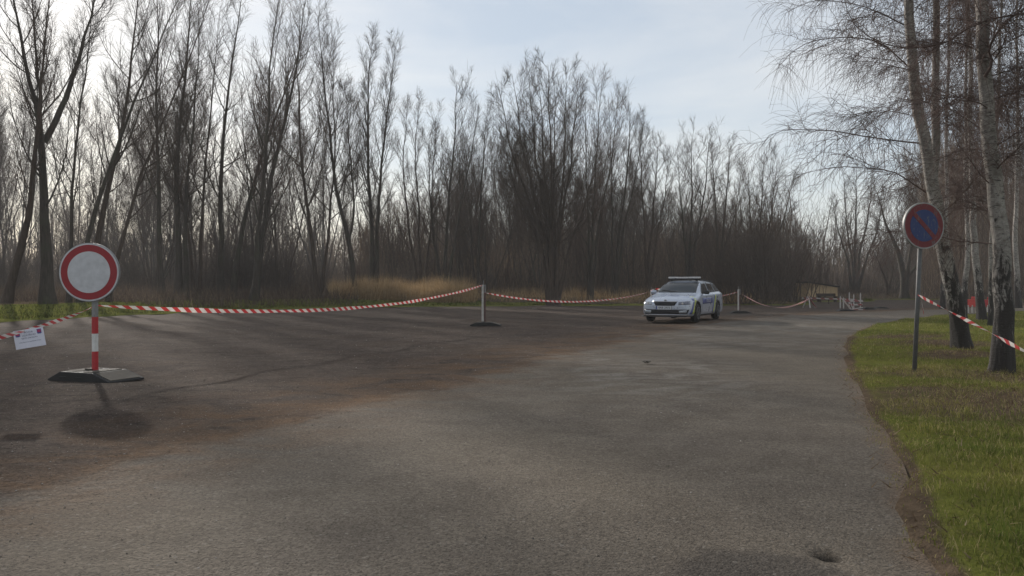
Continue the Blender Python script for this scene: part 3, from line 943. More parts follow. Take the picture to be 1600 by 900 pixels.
for k in range(16):
    d = r.uniform(75, 120); px = r.uniform(1400, 1850)
    shrub(px, d, int(r.integers(0, 2)), r.uniform(.8, 1.3), "leafless bush in the reddish brown hedge behind the birches", "leafless bushes behind the birches")
# the far wood, one mass
def far_wood():
    r = np.random.default_rng(77)
    n = 800
    px = r.uniform(-500, 2100, n); d = r.uniform(115, 210, n)
    X = (px - 800) / FPX * d
    H = 7 + 10 * r.random(n) ** .8
    st = np.stack([np.stack([X + r.normal(0, .8, n) * q, d + 0 * X, .3 + H * q], 1) for q in np.linspace(0, 1, 5)], 1)
    rad = np.repeat((.05 + .012 * H)[:, None], 5, 1) * np.linspace(1, .2, 5)[None]
    b1, r1 = spawn(st, rad, 7, .12, .98, (20, 50), lambda t, pl, u: pl * .34 * (1.1 - .6 * t) * (.5 + u), .6, 4, r, (0, 0, .15), .1, 1, .02, .4)
    b2, r2 = spawn(b1, r1, 4, .1, 1, (20, 55), lambda t, pl, u: .4 + pl * .45 * (.5 + u), .8, 2, r, (0, 0, .06), .15, 1, .022, .6)
    v, f = merge([tubes(st, rad, 4), tubes(b1, r1, 3), tubes(b2, r2, 3)])
    link("far_wood", mesh_np("far_wood", v, [f], M['twig'], True), kind="stuff", label="far bare wood seen as one grey brown mass behind all other trees", category="wood")
far_wood()
reed_band(40000, -450, 2050, 100, 190, 4.0, M['bramble'], "scrub", "grey brown scrub filling the far floor of the wood", "undergrowth", 0.07, 0.5)
reed_band(30000, -250, 1270, 66, 100, 2.2, M['bramble'], "scrub", "thin brown saplings and scrub between the trunks of the wood", "undergrowth", 0.03, 0.4)
def far_twigs(n, d0, d1, top, nm, lab, seed, pxa=-480, pxb=2080):
    r = np.random.default_rng(seed)
    d = r.uniform(d0, d1, n); px = r.uniform(pxa, pxb, n)
    X = (px - 800) / FPX * d
    crown = top * (.72 + .22 * np.sin(px * .021 + d * .11) + .16 * np.sin(px * .063 + 2 + d * .23))
    crown = crown * np.interp(px, [1150, 1280, 1420, 1500], [1, .85, .7, 1])
    z = .3 + crown * r.random(n) ** 1.35
    Ln = r.uniform(1.4, 3.6, n); a = r.uniform(0, 6.28, n); sl = r.uniform(0, .75, n)
    w = r.uniform(.03, .075, n) * d / 140
    b0 = np.stack([X, d, z], 1)
    sd = np.stack([np.cos(a + 1.57), np.sin(a + 1.57) * .3, 0 * a], 1) * w[:, None]
    tip = b0 + np.stack([np.cos(a) * sl, np.sin(a) * sl, np.sqrt(1 - sl ** 2)], 1) * Ln[:, None]
    V = np.stack([b0 - sd, b0 + sd, tip], 1).reshape(-1, 3)
    me = mesh_np(nm, V, [np.arange(3 * n).reshape(-1, 3)], M['bramble'], False, dict(tint=np.repeat(r.random(n), 3)))
    link(nm, me, kind="stuff", label=lab, category="wood")
far_twigs(110000, 105, 200, 9.5, "far_wood", "far mass of fine grey brown branches closing the view behind the trunks", 91)
far_twigs(26000, 66, 105, 7.0, "scrub", "fine brown branch haze between the trees of the middle wood", 92, 560, 1260)
far_twigs(60000, 60, 110, 15.0, "hedge", "reddish brown hedge of fine branches behind the birches", 93, 1440, 1950)
print("wood done", NMID)

# birches on the right verge
def birch(label, stems, d, seed, n1=24, l1=.20, n2=13, n3=20, t0=.3, limbs=(), rtw=.0022, droop=-.16, gl=3.0, ppow=.9):
    r = np.random.default_rng(seed)
    paths = []; rads = []
    for pts, w0, w1 in stems:
        p, _ = px_stem(pts, d, w0, r, .3, 26, .02)
        paths.append(p)
        q = np.linspace(0, 1, 26)
        rr = (w0 + (w1 - w0) * q ** .8) / 2 / FPX * d
        if len(paths) == 1:
            rr = rr * (1 + .32 * np.exp(-q * 24))
        rads.append(rr)
    base = (float(paths[0][0][0]), float(paths[0][0][1]), ground_z(paths[0][0][0], paths[0][0][1]))
    paths = np.stack(paths); rads = np.stack(rads)
    tv, tf = tubes(paths, rads, 18)
    # uneven butt
    ang = np.arctan2(tv[:, 1] - base[1], tv[:, 0] - base[0])
    hgt = tv[:, 2] - base[2]
    cx = np.interp(hgt, paths[0][:, 2] - base[2], paths[0][:, 0]); cy = np.interp(hgt, paths[0][:, 2] - base[2], paths[0][:, 1])
    bulge = 1 + .22 * np.exp(-np.clip(hgt, 0, 9) * 2.6) * np.sin(ang * 4 + seed)
    first = np.arange(len(tv)) < 26 * 18
    tv[:, 0] = np.where(first, cx + (tv[:, 0] - cx) * bulge, tv[:, 0]); tv[:, 1] = np.where(first, cy + (tv[:, 1] - cy) * bulge, tv[:, 1])
    lf = lambda t, pl, u: gl * (1.15 - .6 * t) * (.45 + .7 * u)
    b1, r1 = spawn(paths, rads, n1, t0, .97, (50, 82), lf, .095, 12, r, (0, 0, .03), .12, ppow, .006, .22)
    q = np.linspace(0, 1, 12)
    b1[:, :, 2] -= (q[None] ** 2.4) * .45 * (np.linalg.norm(b1[:, -1] - b1[:, 0], axis=1)[:, None] * .5)
    for pts, w in limbs:
        lp = smooth_path([tuple(at(px, py, dd)) for px, py, dd in pts], 12, r, .03)
        b1 = np.concatenate([b1, lp[None]]); r1 = np.concatenate([r1, (w * .36 / 2 / FPX * d * np.linspace(1, .25, 12))[None]])
    b2, r2 = spawn(b1, r1, n2, .12, 1., (25, 60), lambda t, pl, u: pl * .34 * (1.2 - .6 * t) * (.5 + .8 * u), .55, 7, r, (0, 0, -.06), .12, 1, .0030, .5)
    b3, r3 = spawn(b2, r2, n3, .05, 1., (30, 80), lambda t, pl, u: .22 + .75 * u ** 1.4, .8, 4, r, (0, 0, droop * 2.2), .10, 1, rtw, .7)
    root = thing("birch_tree", label, "tree", base)
    b_ = np.array(base)
    link("trunk", mesh_np("trunk", tv - b_, [tf], M['birch'], True, dict(rise=tv[:, 2] - base[2])), root)
    v, f = tubes(b1, r1, 6)
    link("limbs", mesh_np("limbs", v - b_, [f], M['birch_twig'], True), root)
    v, f = merge([tubes(b2, r2, 4), tubes(b3, r3, 3)])
    link("twigs", mesh_np("twigs", v - b_, [f], M['birch_twig'], True), root)

birch("nearest white barked birch at the right edge with a blackened foot",
      [([(1557, 588), (1565, 490), (1565, 412), (1559, 356), (1553, 300), (1543, 200), (1538, 100), (1533, -20), (1528, -420)], 31, 11)], 11.36, 21, n1=30, gl=2.5, t0=.22,
      limbs=[([(1538, 120, 11.3), (1570, 40, 11.2), (1620, 0, 11)], 14), ([(1610, 20, 10.9), (1530, 36, 11), (1480, 68, 11.1), (1420, 76, 11.3), (1370, 62, 11.5), (1330, 30, 11.6), (1318, -10, 11.7)], 9),
             ([(1540, 170, 11.3), (1500, 150, 11.0), (1440, 160, 10.8), (1360, 180, 10.7)], 6)])
birch("leaning birch behind the no parking sign, splitting into two trunks above it",
      [([(1506, 552), (1490, 490), (1476, 430), (1464, 375), (1451, 300), (1437, 200), (1424, 90), (1416, 0), (1408, -330)], 27, 7), ([(1467, 388), (1463, 300), (1461, 200), (1462, 80), (1466, -300)], 16, 6)], 15.5, 22, n1=28, gl=3.3, t0=.22,
      limbs=[([(1452, 305, 15.4), (1400, 270, 15.2), (1330, 262, 15.0), (1270, 266, 14.9), (1235, 285, 14.9)], 6), ([(1440, 225, 15.4), (1370, 218, 15.2), (1290, 206, 15.1), (1230, 204, 15), (1195, 215, 15), (1185, 235, 15)], 7),
             ([(1428, 120, 15.4), (1370, 70, 15.2), (1310, 60, 15), (1250, 70, 14.9), (1220, 100, 14.8)], 7), ([(1420, 40, 15.4), (1350, 10, 15.2), (1280, 0, 15), (1230, 20, 15)], 6)])
birch("slim white birch stem farther back, left of the red barriers",
      [([(1504, 494), (1506, 440), (1509, 380), (1506, 250), (1508, 100), (1510, -30)], 9, 3)], 33, 23, n1=26, gl=2.8, n2=8, n3=7, t0=.3, rtw=.004)
birch("dark trunked birch directly beside the red barriers",
      [([(1534, 502), (1529, 430), (1523, 350), (1519, 200), (1515, 60), (1512, -60)], 13, 4)], 28.5, 24, n1=26, gl=2.8, n2=8, n3=7, t0=.3, rtw=.004)
birch("thin birch farthest back between the leaning birch and the white stem",
      [([(1474, 488), (1476, 430), (1479, 350), (1478, 200), (1482, 60), (1482, -20)], 8, 3)], 44, 26, n1=24, gl=3.4, n2=7, n3=5, t0=.25, rtw=.005)
birch("thin brownish birch stem touching the left side of the nearest birch",
      [([(1547, 520), (1546, 440), (1549, 350), (1556, 200), (1560, 60), (1562, -60)], 8, 3)], 24, 27, n1=20, gl=2.4, n2=7, n3=6, t0=.3, rtw=.0035)
birch("birch far behind on the lawn at the right edge",
      [([(1591, 489), (1590, 430), (1588, 350), (1590, 200), (1586, 60), (1588, 0)], 9, 3)], 45, 28, n1=24, gl=3.6, n2=7, n3=5, t0=.25, rtw=.005)
birch("birch standing just outside the right edge whose boughs reach into view",
      [([(1760, 600), (1755, 400), (1750, 200), (1745, 0), (1740, -250)], 40, 14)], 12.5, 25, n1=14, n3=9, gl=3.0, t0=.3,
      limbs=[([(1752, 250, 12.5), (1660, 130, 12.2), (1610, 110, 12), (1580, 135, 11.9), (1566, 160, 11.9), (1564, 235, 11.9)], 9), ([(1752, 300, 12.5), (1640, 240, 12), (1560, 240, 11.6), (1480, 250, 11.4)], 7)])
print("birches done")

# ------------------------------------------------------------------ signs, posts, tapes
def disc_mesh(name, r, mat, parent, y0, y1, rin=0.0, seg=56, **kw):
    """ring or disc lying in the XZ plane between y0 (front, -Y) and y1"""
    a = np.arange(seg) * 2 * math.pi / seg
    c, s = np.cos(a), np.sin(a)
    rings = [(rin, y0), (r, y0), (r, y1), (rin, y1)] if rin > 0 else [(0.0005, y0), (r, y0), (r, y1), (0.0005, y1)]
    V = np.concatenate([np.stack([rr * c, np.full(seg, y), rr * s], 1) for rr, y in rings])
    F = []
    i = np.arange(seg); j = (i + 1) % seg
    nr = len(rings)
    for k in range(nr):
        k2 = (k + 1) % nr
        F.append(np.stack([k * seg + i, k * seg + j, k2 * seg + j, k2 * seg + i], 1))
    return link(name, mesh_np(name, V, F, mat), parent, **kw)

def rubber_base(parent, Lx=1.12, Wy=.40, H=.115):
    """recycled rubber foot plate: flat top, sloping ends, carrying slot and handle notch"""
    m = MB()
    prof = [(-Lx / 2, 0.0), (-Lx / 2, .025), (-Lx * .30, H), (Lx * .22, H), (Lx / 2, .03), (Lx / 2, 0.0)]
    for y in (-Wy / 2, Wy / 2):
        for x, z in prof:
            m.bm.verts.new((x, y, z))
    m.bm.verts.ensure_lookup_table()
    v = m.bm.verts; k = len(prof)
    m.bm.faces.new([v[i] for i in range(k)]); m.bm.faces.new([v[k + i] for i in range(k)][::-1])
    for i in range(k):
        m.bm.faces.new([v[i], v[(i + 1) % k], v[k + (i + 1) % k], v[k + i]])
    bmesh.ops.bevel(m.bm, geom=list(m.bm.edges), offset=.008, segments=1, affect='EDGES')
    b_ = m.build("foot_plate", M['rubber'], parent)
    t = MB()
    # raised dusty tread on the right slope, ribs on top
    sl = math.atan2(H - .03, Lx * .28)
    R = Matrix.Rotation(sl, 4, 'Y')
    t.box(Lx * .25, Wy * .84, .008, (Lx * .36, 0, (H + .03) / 2 + .004), R)
    t.build("tread", M['dusty'], b_)
    t = MB()
    t.box(Lx * .16, Wy * .8, .012, (Lx * .11, 0, H + .004), None, .003)
    t.box(.12, .12, .03, (-Lx * .08, 0, H + .012), None, .004)
    t.box(Lx * .2, Wy * .7, .008, (-Lx * .2, 0, H + .003), None, .002)
    t.build("socket", M['dusty'], b_)
    for sx in (-.24, .02):
        h = MB(); h.box(.13, .012, .022, (sx * Lx, -Wy / 2 - .003, H * .45), None, .003)
        h.build("grip", M['rubber'], b_)
    return b_

# no-entry sign on its red and white post
X0, Y0 = K(150, 590)
z0 = pz(X0, Y0)
s = thing("road_sign", "round red and white closed road sign on striped post and black rubber foot", "road sign", (X0, Y0, z0 - .004), math.radians(-22))
fb = rubber_base(s, 1.16, .60, .135)
bands = [(.10, .40, 'post_red'), (.40, .65, 'post_white'), (.65, .885, 'post_red'), (.885, 1.16, 'galv')]
for a, b2, mt in bands:
    m = MB(); m.box(.062, .062, b2 - a, (-.02, 0, (a + b2) / 2), None, .004)
    m.build("post", M[mt], s)
zc = at(0, 425, Y0)[2] - z0
RS = .405
fa = bpy.data.objects.new("sign_face", None)
pl = disc_mesh("sign_plate", RS, M['galv'], s, -.016, .010)
tilt = math.radians(22 + 3)
rot = Matrix.Rotation(tilt, 4, 'Z')
pl.matrix_local = Matrix.Translation((-.05, -.06, zc)) @ rot
disc_mesh("white_rim", RS - .002, M['sign_white'], pl, -.019, -.0161)
disc_mesh("red_ring", RS - .022, M['sign_red'], pl, -.022, -.0191)
disc_mesh("white_centre", RS * .715, M['sign_white'], pl, -.025, -.0221)
disc_mesh("folded_rim", RS + .006, M['galv'], pl, -.014, .022, RS - .012)
m = MB(); m.box(.08, .05, .03, (-.02, -.02, zc - .2)); m.box(.08, .05, .03, (-.02, -.02, zc + .15)); m.box(.055, .03, .7, (-.02, -.005, zc - .02))
m.build("clamp", M['galv'], s)
bpy.data.objects.remove(fa)

# no parking sign on a plain steel pole in the grass
X1, Y1 = K(1428, 588)
z1 = ground_z(X1, Y1)
s = thing("no_parking_sign", "worn blue and red no parking sign on thin grey pole in the verge", "road sign", (X1, Y1, z1))
zc = at(0, 353, Y1)[2] - z1
lean = (1440 - 1428) / FPX * Y1
m = MB(); m.cyl((0, 0, -.2), (lean * 1.15, .03, zc + .25), .031, seg=14); m.build("pole", M['pole_grey'], s, True)
m = MB(); m.cyl((lean * 1.15, .03, zc + .25), (lean * 1.152, .03, zc + .27), .034, seg=12); m.build("pole_cap", M['rubber'], s)
RS = .322
def make_worn(name, col, under):
    b = NB(name, 0.5, 0.35)
    f = b.noise(9, 6, 0.7, dist=1.5, stretch=(2.5, 1, 0.7))
    g = b.noise(26, 4, 0.7)
    c = b.mix(b.rng(f, 0.55, 0.62, 0, 0.85), col, under)
    c = b.mix(b.rng(g, 0.6, 0.72, 0, 0.35), c, under)
    b.color(c)
    return b.m
M['blue_worn'] = make_worn("worn_blue", (0.016, 0.032, 0.12), (0.085, 0.10, 0.12))
M['red_worn'] = make_worn("worn_red", (0.13, 0.013, 0.017), (0.10, 0.085, 0.085))
pl = disc_mesh("sign_plate", RS, M['galv'], s, -.012, .010)
pl.matrix_local = Matrix.Translation((lean, -.045, zc)) @ Matrix.Rotation(math.radians(12), 4, 'Z')
disc_mesh("folded_rim", RS + .006, M['galv'], pl, -.016, .02, RS - .012)
disc_mesh("red_ring", RS - .012, M['red_worn'], pl, -.016, -.0121)
disc_mesh("blue_field", RS * .70, M['blue_worn'], pl, -.019, -.0161)
m = MB(); m.box(RS * 1.46, .003, RS * .19, (0, -.0207, 0), Matrix.Rotation(math.radians(45), 4, 'Y'))
m.build("red_bar", M['red_worn'], pl)
m = MB(); m.box(.09, .05, .03, (lean, -.02, zc - .15)); m.box(.09, .05, .03, (lean, -.02, zc + .13)); m.build("clamp", M['galv'], s)

# three barrier posts with rubber feet
M['post_grey'] = plain("weathered_post", (0.42, 0.39, 0.36), 0.6, 0.35, var=0.2, scale=14)
M['post_dark'] = plain("dark_red_edge", (0.085, 0.040, 0.036), 0.6, 0.35, var=0.2)
def barrier_post(px, py, h, label, rz):
    x, y = K(px, py)
    z = pz(x, y)
    s = thing("barrier_post", label, "barrier post", (x, y, z - .004), rz, "barrier posts along the tape")
    rubber_base(s, .98, .40, .11)
    m = MB(); m.box(.062, .062, h - .1, (-.1, 0, .1 + (h - .1) / 2), None, .004); m.build("upright", M['post_grey'], s)
    m = MB(); m.box(.05, .02, h * .80, (-.03, .02, .1 + h * .42), None, .003); m.build("edge_board", M['post_dark'], s)
    m = MB()
    m.bar((-.1, 0, h - .02), (-.02, 0, h - .02), .03); m.bar((-.02, 0, h), (-.02, 0, h - .26), .03); m.bar((-.1, 0, h - .24), (-.02, 0, h - .24), .03)
    m.bar((-.08, 0, h), (-.075, 0, h + .14), .018)
    m.build("head_bracket", M['galv'], s)
    return Vector((x, y, z)), Matrix.Rotation(rz, 3, 'Z') @ Vector((-.1, 0, 0))
p2, o2 = barrier_post(759, 508, 1.32, "grey barrier post on black foot in the middle of the lot, left of the car", math.radians(-6))
p3, o3 = barrier_post(1021, 493, 1.12, "grey barrier post mostly hidden behind the police car's bonnet", math.radians(-4))
p4, o4 = barrier_post(1157, 488, 1.14, "grey barrier post on black foot just right behind the police car", math.radians(-3))

def tape(label, a, b, sag, w=.078, twist=None, n=90, sagpow=1.0):
    a = Vector(a); b = Vector(b)
    V = []; U = []
    Ln = (b - a).length
    d = (b - a).normalized()
    hor = Vector((-d.y, d.x, 0)).normalized()
    uu = 0
    prev = None
    for i in range(n + 1):
        t = i / n
        p = a.lerp(b, t)
        p.z -= 4 * sag * t * (1 - t)
        if prev is not None:
            uu += (p - prev).length
        prev = p.copy()
        an = twist(t) if twist else 0.0
        up = (Vector((0, 0, 1)) * math.cos(an) + hor * math.sin(an)) * (w / 2)
        pinch = min(1.0, .25 + 14 * min(t, 1 - t)) * (.80 + .20 * math.sin(17 * t + Ln) * math.sin(41 * t + 2 * Ln))
        wob = hor * .02 * math.sin(9 * t * Ln / 6 + Ln)
        V += [p + up * pinch + wob, p - up * pinch + wob]
        U += [(uu, 1), (uu, 0)]
    me = bpy.data.meshes.new("barrier_tape")
    F = [(2 * i, 2 * i + 1, 2 * i + 3, 2 * i + 2) for i in range(n)]
    me.from_pydata([tuple(v) for v in V], [], F)
    uvl = me.uv_layers.new(name="UVMap")
    for p in me.polygons:
        p.use_smooth = True
        for li in p.loop_indices:
            uvl.data[li].uv = U[me.loops[li].vertex_index]
    me.materials.append(M['tape'])
    return tag(link("barrier_tape", me), label, "barrier tape", "lengths of striped barrier tape")

S0 = Vector((X0, Y0, z0))
def on(px, py, d):
    return at(px, py, d)
tape("longest red and white tape sagging from the round sign to the middle post", S0 + Vector((.02, .03, 1.04)), p2 + o2 + Vector((0, -.035, 1.30)), .36, .082, lambda t: .25 * math.sin(5 * t) + .9 * max(0, t - .8) * 2)
tape("red and white tape from the middle post to the post at the car's bonnet", p2 + o2 + Vector((.05, -.035, 1.06)), p3 + o3 + Vector((0, -.035, 1.06)), .36, .080, lambda t: 2.6 * (t - .4))
tape("short tape running behind the police car to the post on its right", p3 + o3 + Vector((.04, 0, 1.06)), p4 + o4 + Vector((0, -.035, 1.02)), .30, .06, lambda t: 3 * t)
# knot of tape fluttering behind the bonnet
tape("loose tape end fluttering at the post behind the police car's bonnet", p3 + o3 + Vector((-.02, -.05, 1.08)), p3 + o3 + Vector((.42, -.1, 1.10)), -.08, .10, lambda t: 4 * t, 24)
AX, AY = K(1262, 481)
aF = Vector((AX, AY, pz(AX, AY)))
tape("deeply sagging tape between the post right of the car and the sawhorse", p4 + o4 + Vector((.05, -.04, .98)), aF + Vector((.10, -.05, .56)), .62, .10, lambda t: 1.1 + .6 * math.sin(6 * t))
tape("red and white tape across the trees on the right, tied to the no parking pole", Vector((X1 + lean * .5, Y1 - .04, z1 + 1.10)), (5.0, 6.5, .36), .03, .044, lambda t: 9 * t * (1 + .5 * t))
tape("loose tape tail hanging down the no parking pole", Vector((X1 + lean * .5 + .02, Y1 - .05, z1 + 1.10)), Vector((X1 + lean * .4 + .07, Y1 - .06, z1 + .82)), .01, .03, lambda t: 3 * t, 16)
tL = Vector((-4.4, 5.2, .70))
tape("twisted red tape at the left edge that carries the paper notice", S0 + Vector((-.03, -.04, 1.02)), tL, .06, .05, lambda t: 7 * t + 1.2 * math.sin(9 * t))
# far tape on the lawn at the right edge
tape("pale tape lying slack over the lawn at the right edge, behind the big birch", on(1578, 496, 34) , on(1680, 490, 36), .22, .08, lambda t: 2 * t)
for (v, lab) in ((Vector((5.0, 6.5, 0)), "wooden stake outside the right edge that holds the tape"), (Vector((-4.4, 5.2, 0)), "wooden stake outside the left edge that holds the tape")):
    m = MB(); m.box(.05, .05, .9 if v.x < 0 else .5, (v.x, v.y, .40 if v.x < 0 else .2), .2, .005); tag(m.build("stake", M['bark_brown']), lab, "stake")

# laminated paper notice on the left tape
def text_me(body, size, mat, parent, loc, name="lettering", rx=90, shear=0, extr=0.0008):
    cu = bpy.data.curves.new(name, 'FONT')
    cu.body = body; cu.size = size; cu.align_x = 'CENTER'; cu.align_y = 'CENTER'; cu.extrude = extr
    o = bpy.data.objects.new(name, cu)
    dg = bpy.context.evaluated_depsgraph_get()
    COL.objects.link(o)
    bpy.context.view_layer.update()
    me = bpy.data.meshes.new_from_object(o.evaluated_get(bpy.context.evaluated_depsgraph_get()))
    bpy.data.objects.remove(o)
    me.materials.clear(); me.materials.append(mat)
    o = link(name, me, parent)
    o.location = loc
    o.rotation_euler = (math.radians(rx), 0, 0)
    return o
M['paper'] = plain("laminated_paper", (0.66, 0.66, 0.74), 0.35, 0.5, var=0.04)
M['ink'] = plain("dark_blue_ink", (0.10, 0.10, 0.17), 0.6, 0.3)
M['crest_red'] = plain("crest_red", (0.42, 0.05, 0.12), 0.6, 0.3)
M['crest_blue'] = plain("crest_blue", (0.10, 0.10, 0.30), 0.6, 0.3)
pc = on(46, 528.5, 8.62)
pn = thing("paper_notice", "white laminated paper notice with two red crests hanging from the left tape", "notice", pc)
pn.rotation_euler = (0, math.radians(-9.5), math.radians(12))
m = MB(); m.box(.297, .002, .200); sh = m.build("sheet", M['paper'], pn)
for (sx, sz) in ((-.108, .058), (.105, .062)):
    m = MB(); m.box(.044, .001, .048, (sx, -.0018, sz), None); m.bar((sx, -.0018, sz - .028), (sx, -.0018, sz - .02), .03, .001)
    cb = m.build("crest", M['crest_blue'], sh)
    m = MB(); m.box(.034, .001, .030, (sx, -.0030, sz + .002)); m.build("crest_field", M['crest_red'], cb)
for (w_, x_, z_) in ((.060, .005, .068), (.098, .0, .038), (.112, .0, .008)):
    k = max(3, int(w_ / .0145))
    t_ = {3: "III", 4: "ZONA", 6: "VSTUPU", 7: "ZAKAZAN"}.get(k)
for body, sz, lz in (("POZOR", .026, .066), ("UZAVŘENO", .025, .036), ("VJEZD ZAKÁZÁN", .0205, .006), ("vstup pouze se souhlasem města", .0165, -.034)):
    text_me(body, sz, M['ink'], sh, (0, -.0014, lz), extr=.0003)

# sawhorse (A frame), rail and fallen barriers at the bend
M['wood_white'] = plain("white_red_board", (0.40, 0.34, 0.31), 0.7, 0.3, var=0.25, scale=10)
def make_banded(name, a, bcol, per):
    b = NB(name, 0.6, 0.35)
    s_ = b.n("ShaderNodeSeparateXYZ"); b.t.links.new(b.co, s_.inputs[0])
    f = b.math('LESS_THAN', b.math('FRACT', b.math('MULTIPLY', b.math('ADD', s_.outputs[0], s_.outputs[2]), 1 / per)), .5)
    b.color(b.mix(b.rng(b.noise(6, 4), .3, .7, 0, .35), b.mix(f, a, bcol), (0.14, 0.11, 0.09)))
    return b.m
M['band'] = make_banded("red_white_bands", (0.44, 0.41, 0.38), (0.24, 0.05, 0.045), .5)
M['red_plastic'] = plain("red_plastic", (0.50, 0.035, 0.030), 0.4, 0.45, var=0.12)
M['white_plastic'] = plain("white_plastic", (0.40, 0.37, 0.35), 0.5, 0.4, var=0.12)
sh_ = thing("sawhorse", "red and white wooden sawhorse at the end of the sagging tape", "sawhorse", aF)
m = MB(); m.bar((.04, 0, .64), (.50, .1, 0), .12, .03); m.build("leg", M['band'], sh_)
m = MB(); m.bar((.06, 0, .62), (.05, -.25, 0), .05, .03); m.build("leg", M['white_plastic'], sh_)
m = MB(); m.bar((.02, .1, .60), (-.08, .5, 0), .05, .03); m.build("leg", M['white_plastic'], sh_)
m = MB(); m.box(.16, .08, .06, (.06, .05, .63), None, .006); m.build("head", M['wood_white'], sh_)
tag(sh_, "red and white wooden sawhorse at the end of the sagging tape", "sawhorse")
# long low rail behind
m = MB()
a_, b_ = on(1253, 465.5, 55), on(1338, 468, 54)
rl = thing("barrier_rail", "long pale barrier rail lying low in front of the wooden hut", "barrier rail", (a_.x, a_.y, 0))
q = lambda v: Vector((v.x - a_.x, v.y - a_.y, v.z))
m.bar(q(a_), q(b_), .07, .09); m.build("rail", M['band'], rl)
for t in (.04, .5, .96):
    c = q(a_.lerp(b_, t)); m = MB(); m.bar((c.x, c.y + .04, c.z + .03), (c.x, c.y + .04, -.1), .06); m.build("rail_post", M['bark_brown'], rl)
# upright white stakes with red boards
fb_x, fb_y = (at(1332, 481, 45).x, 45.0)
z_ = pz(fb_x, fb_y)
fr = thing("fence_barrier", "low white pointed stake barrier with a red and white board at the bend", "barrier", (fb_x, fb_y, z_))
for (px_, pt) in ((1313, 462), (1318, 464), (1327, 456), (1334, 459), (1344.5, 457)):
    xx = (px_ - 1332) / FPX * 45; zt = at(0, pt, 45)[2] - z_
    m = MB(); m.bar((xx, 0, 0), (xx, 0, zt - .12), .05); m.cyl((xx, 0, zt - .13), (xx, 0, zt), .035, .004, 6); m.build("stake", M['white_plastic'], fr)
m = MB(); m.box(1.15, .03, .11, (.0, -.05, .43)); m.build("board", M['band'], fr)
m = MB(); m.box(.75, .03, .09, (.16, -.05, .22)); m.build("board", M['band'], fr)
m = MB(); m.bar((-.62, .03, .62), (-.25, .03, .38), .05, .02); m.build("loose_board", M['band'], fr)
ft_ = at(1333, 484, 41.5)
ft = thing("fallen_trestle", "fallen red and white trestle lying on the ground by the white stakes", "trestle", (ft_.x, 41.5, pz(ft_.x, 41.5)))
m = MB(); m.bar((-.42, 0, .42), (-.10, 0, .03), .14, .03); m.build("leg", M['band'], ft)
m = MB(); m.bar((-.12, .02, .40), (.0, 0, .05), .05, .03); m.build("leg", M['white_plastic'], ft)
m = MB(); m.bar((-.05, -.05, .05), (.50, .0, .14), .05, .03); m.build("leg", M['white_plastic'], ft)
m = MB(); m.bar((-.5, -.05, .03), (.55, -.08, .03), .08, .04); m.build("beam", M['band'], ft)
for k, (px_, py_, L_) in enumerate(((1322, 486, .9), (1356, 483, .7), (1376, 482, .8))):
    x_, y_ = K(px_, py_)
    s = thing("foot_plate", ["black rubber foot plate lying under the fallen trestle", "black rubber foot plate lying right of the fallen trestle", "black rubber foot plate farthest right of the fallen trestle"][k], "foot plate", (x_, y_, pz(x_, y_) - .004), .1 * k)
    rubber_base(s, L_, .4, .10)

# wooden hut
M['plank'] = make_bark("tan_planks", (0.34, 0.24, 0.14), (0.46, 0.34, 0.20), 3.0)
M['felt'] = plain("dark_roof_felt", (0.030, 0.028, 0.027), 0.9, 0.2)
hx, hy = at(1274, 466, 66).x, 66.0
hz = ground_z(hx, hy)
hut = thing("wooden_hut", "low tan wooden hut with dark sloping roof at the end of the thicket", "hut", (hx, hy, hz), math.radians(14))
hw, hd = 2.75, 2.0
hl, hr = at(0, 442, 66)[2] - hz, at(0, 449, 66)[2] - hz
npk = 12
for i in range(npk):
    x0_ = -hw / 2 + hw * i / npk; w_ = hw / npk - .012
    hh = hl + (hr - hl) * (i + .5) / npk
    m = MB(); m.box(w_, .03, hh, (x0_ + w_ / 2, -hd / 2 + .004 * (i % 3), hh / 2)); m.build("plank", M['plank'], hut)
for sx, hh in ((-1, hl), (1, hr)):
    m = MB(); m.box(.04, hd - .06, hh - .02, (sx * (hw / 2 - .02), .04, hh / 2)); m.build("side_wall", M['plank'], hut)
m = MB(); m.box(hw - .1, .03, hr, (0, hd / 2, hr / 2)); m.build("rear_wall", M['plank'], hut)
m = MB(); m.bar((-hw / 2 - .15, 0, hl + .06), (hw / 2 + .12, 0, hr + .06), hd + .3, .08); ro = m.build("roof", M['felt'], hut)
bx, by = at(1293, 466, 60).x, 60.0
bn = thing("low_bench", "dark low wooden bench standing before the right half of the hut", "bench", (bx, by, ground_z(bx, by)), .1)
for i in range(3):
    m = MB(); m.box(1.5, .11, .04, (0, -.14 + .14 * i, .45), None, .004); m.build("seat_slat", M['bark_brown'], bn)
for i in range(2):
    m = MB(); m.box(1.5, .03, .13, (0, .24, .50 + .11 * i), None, .004); m.build("back_slat", M['bark_brown'], bn)
for sx in (-.62, .62):
    m = MB(); m.box(.08, .4, .45, (sx, 0, .215)); m.box(.08, .05, .26, (sx, .2, .55)); m.build("leg", M['bark_brown'], bn)

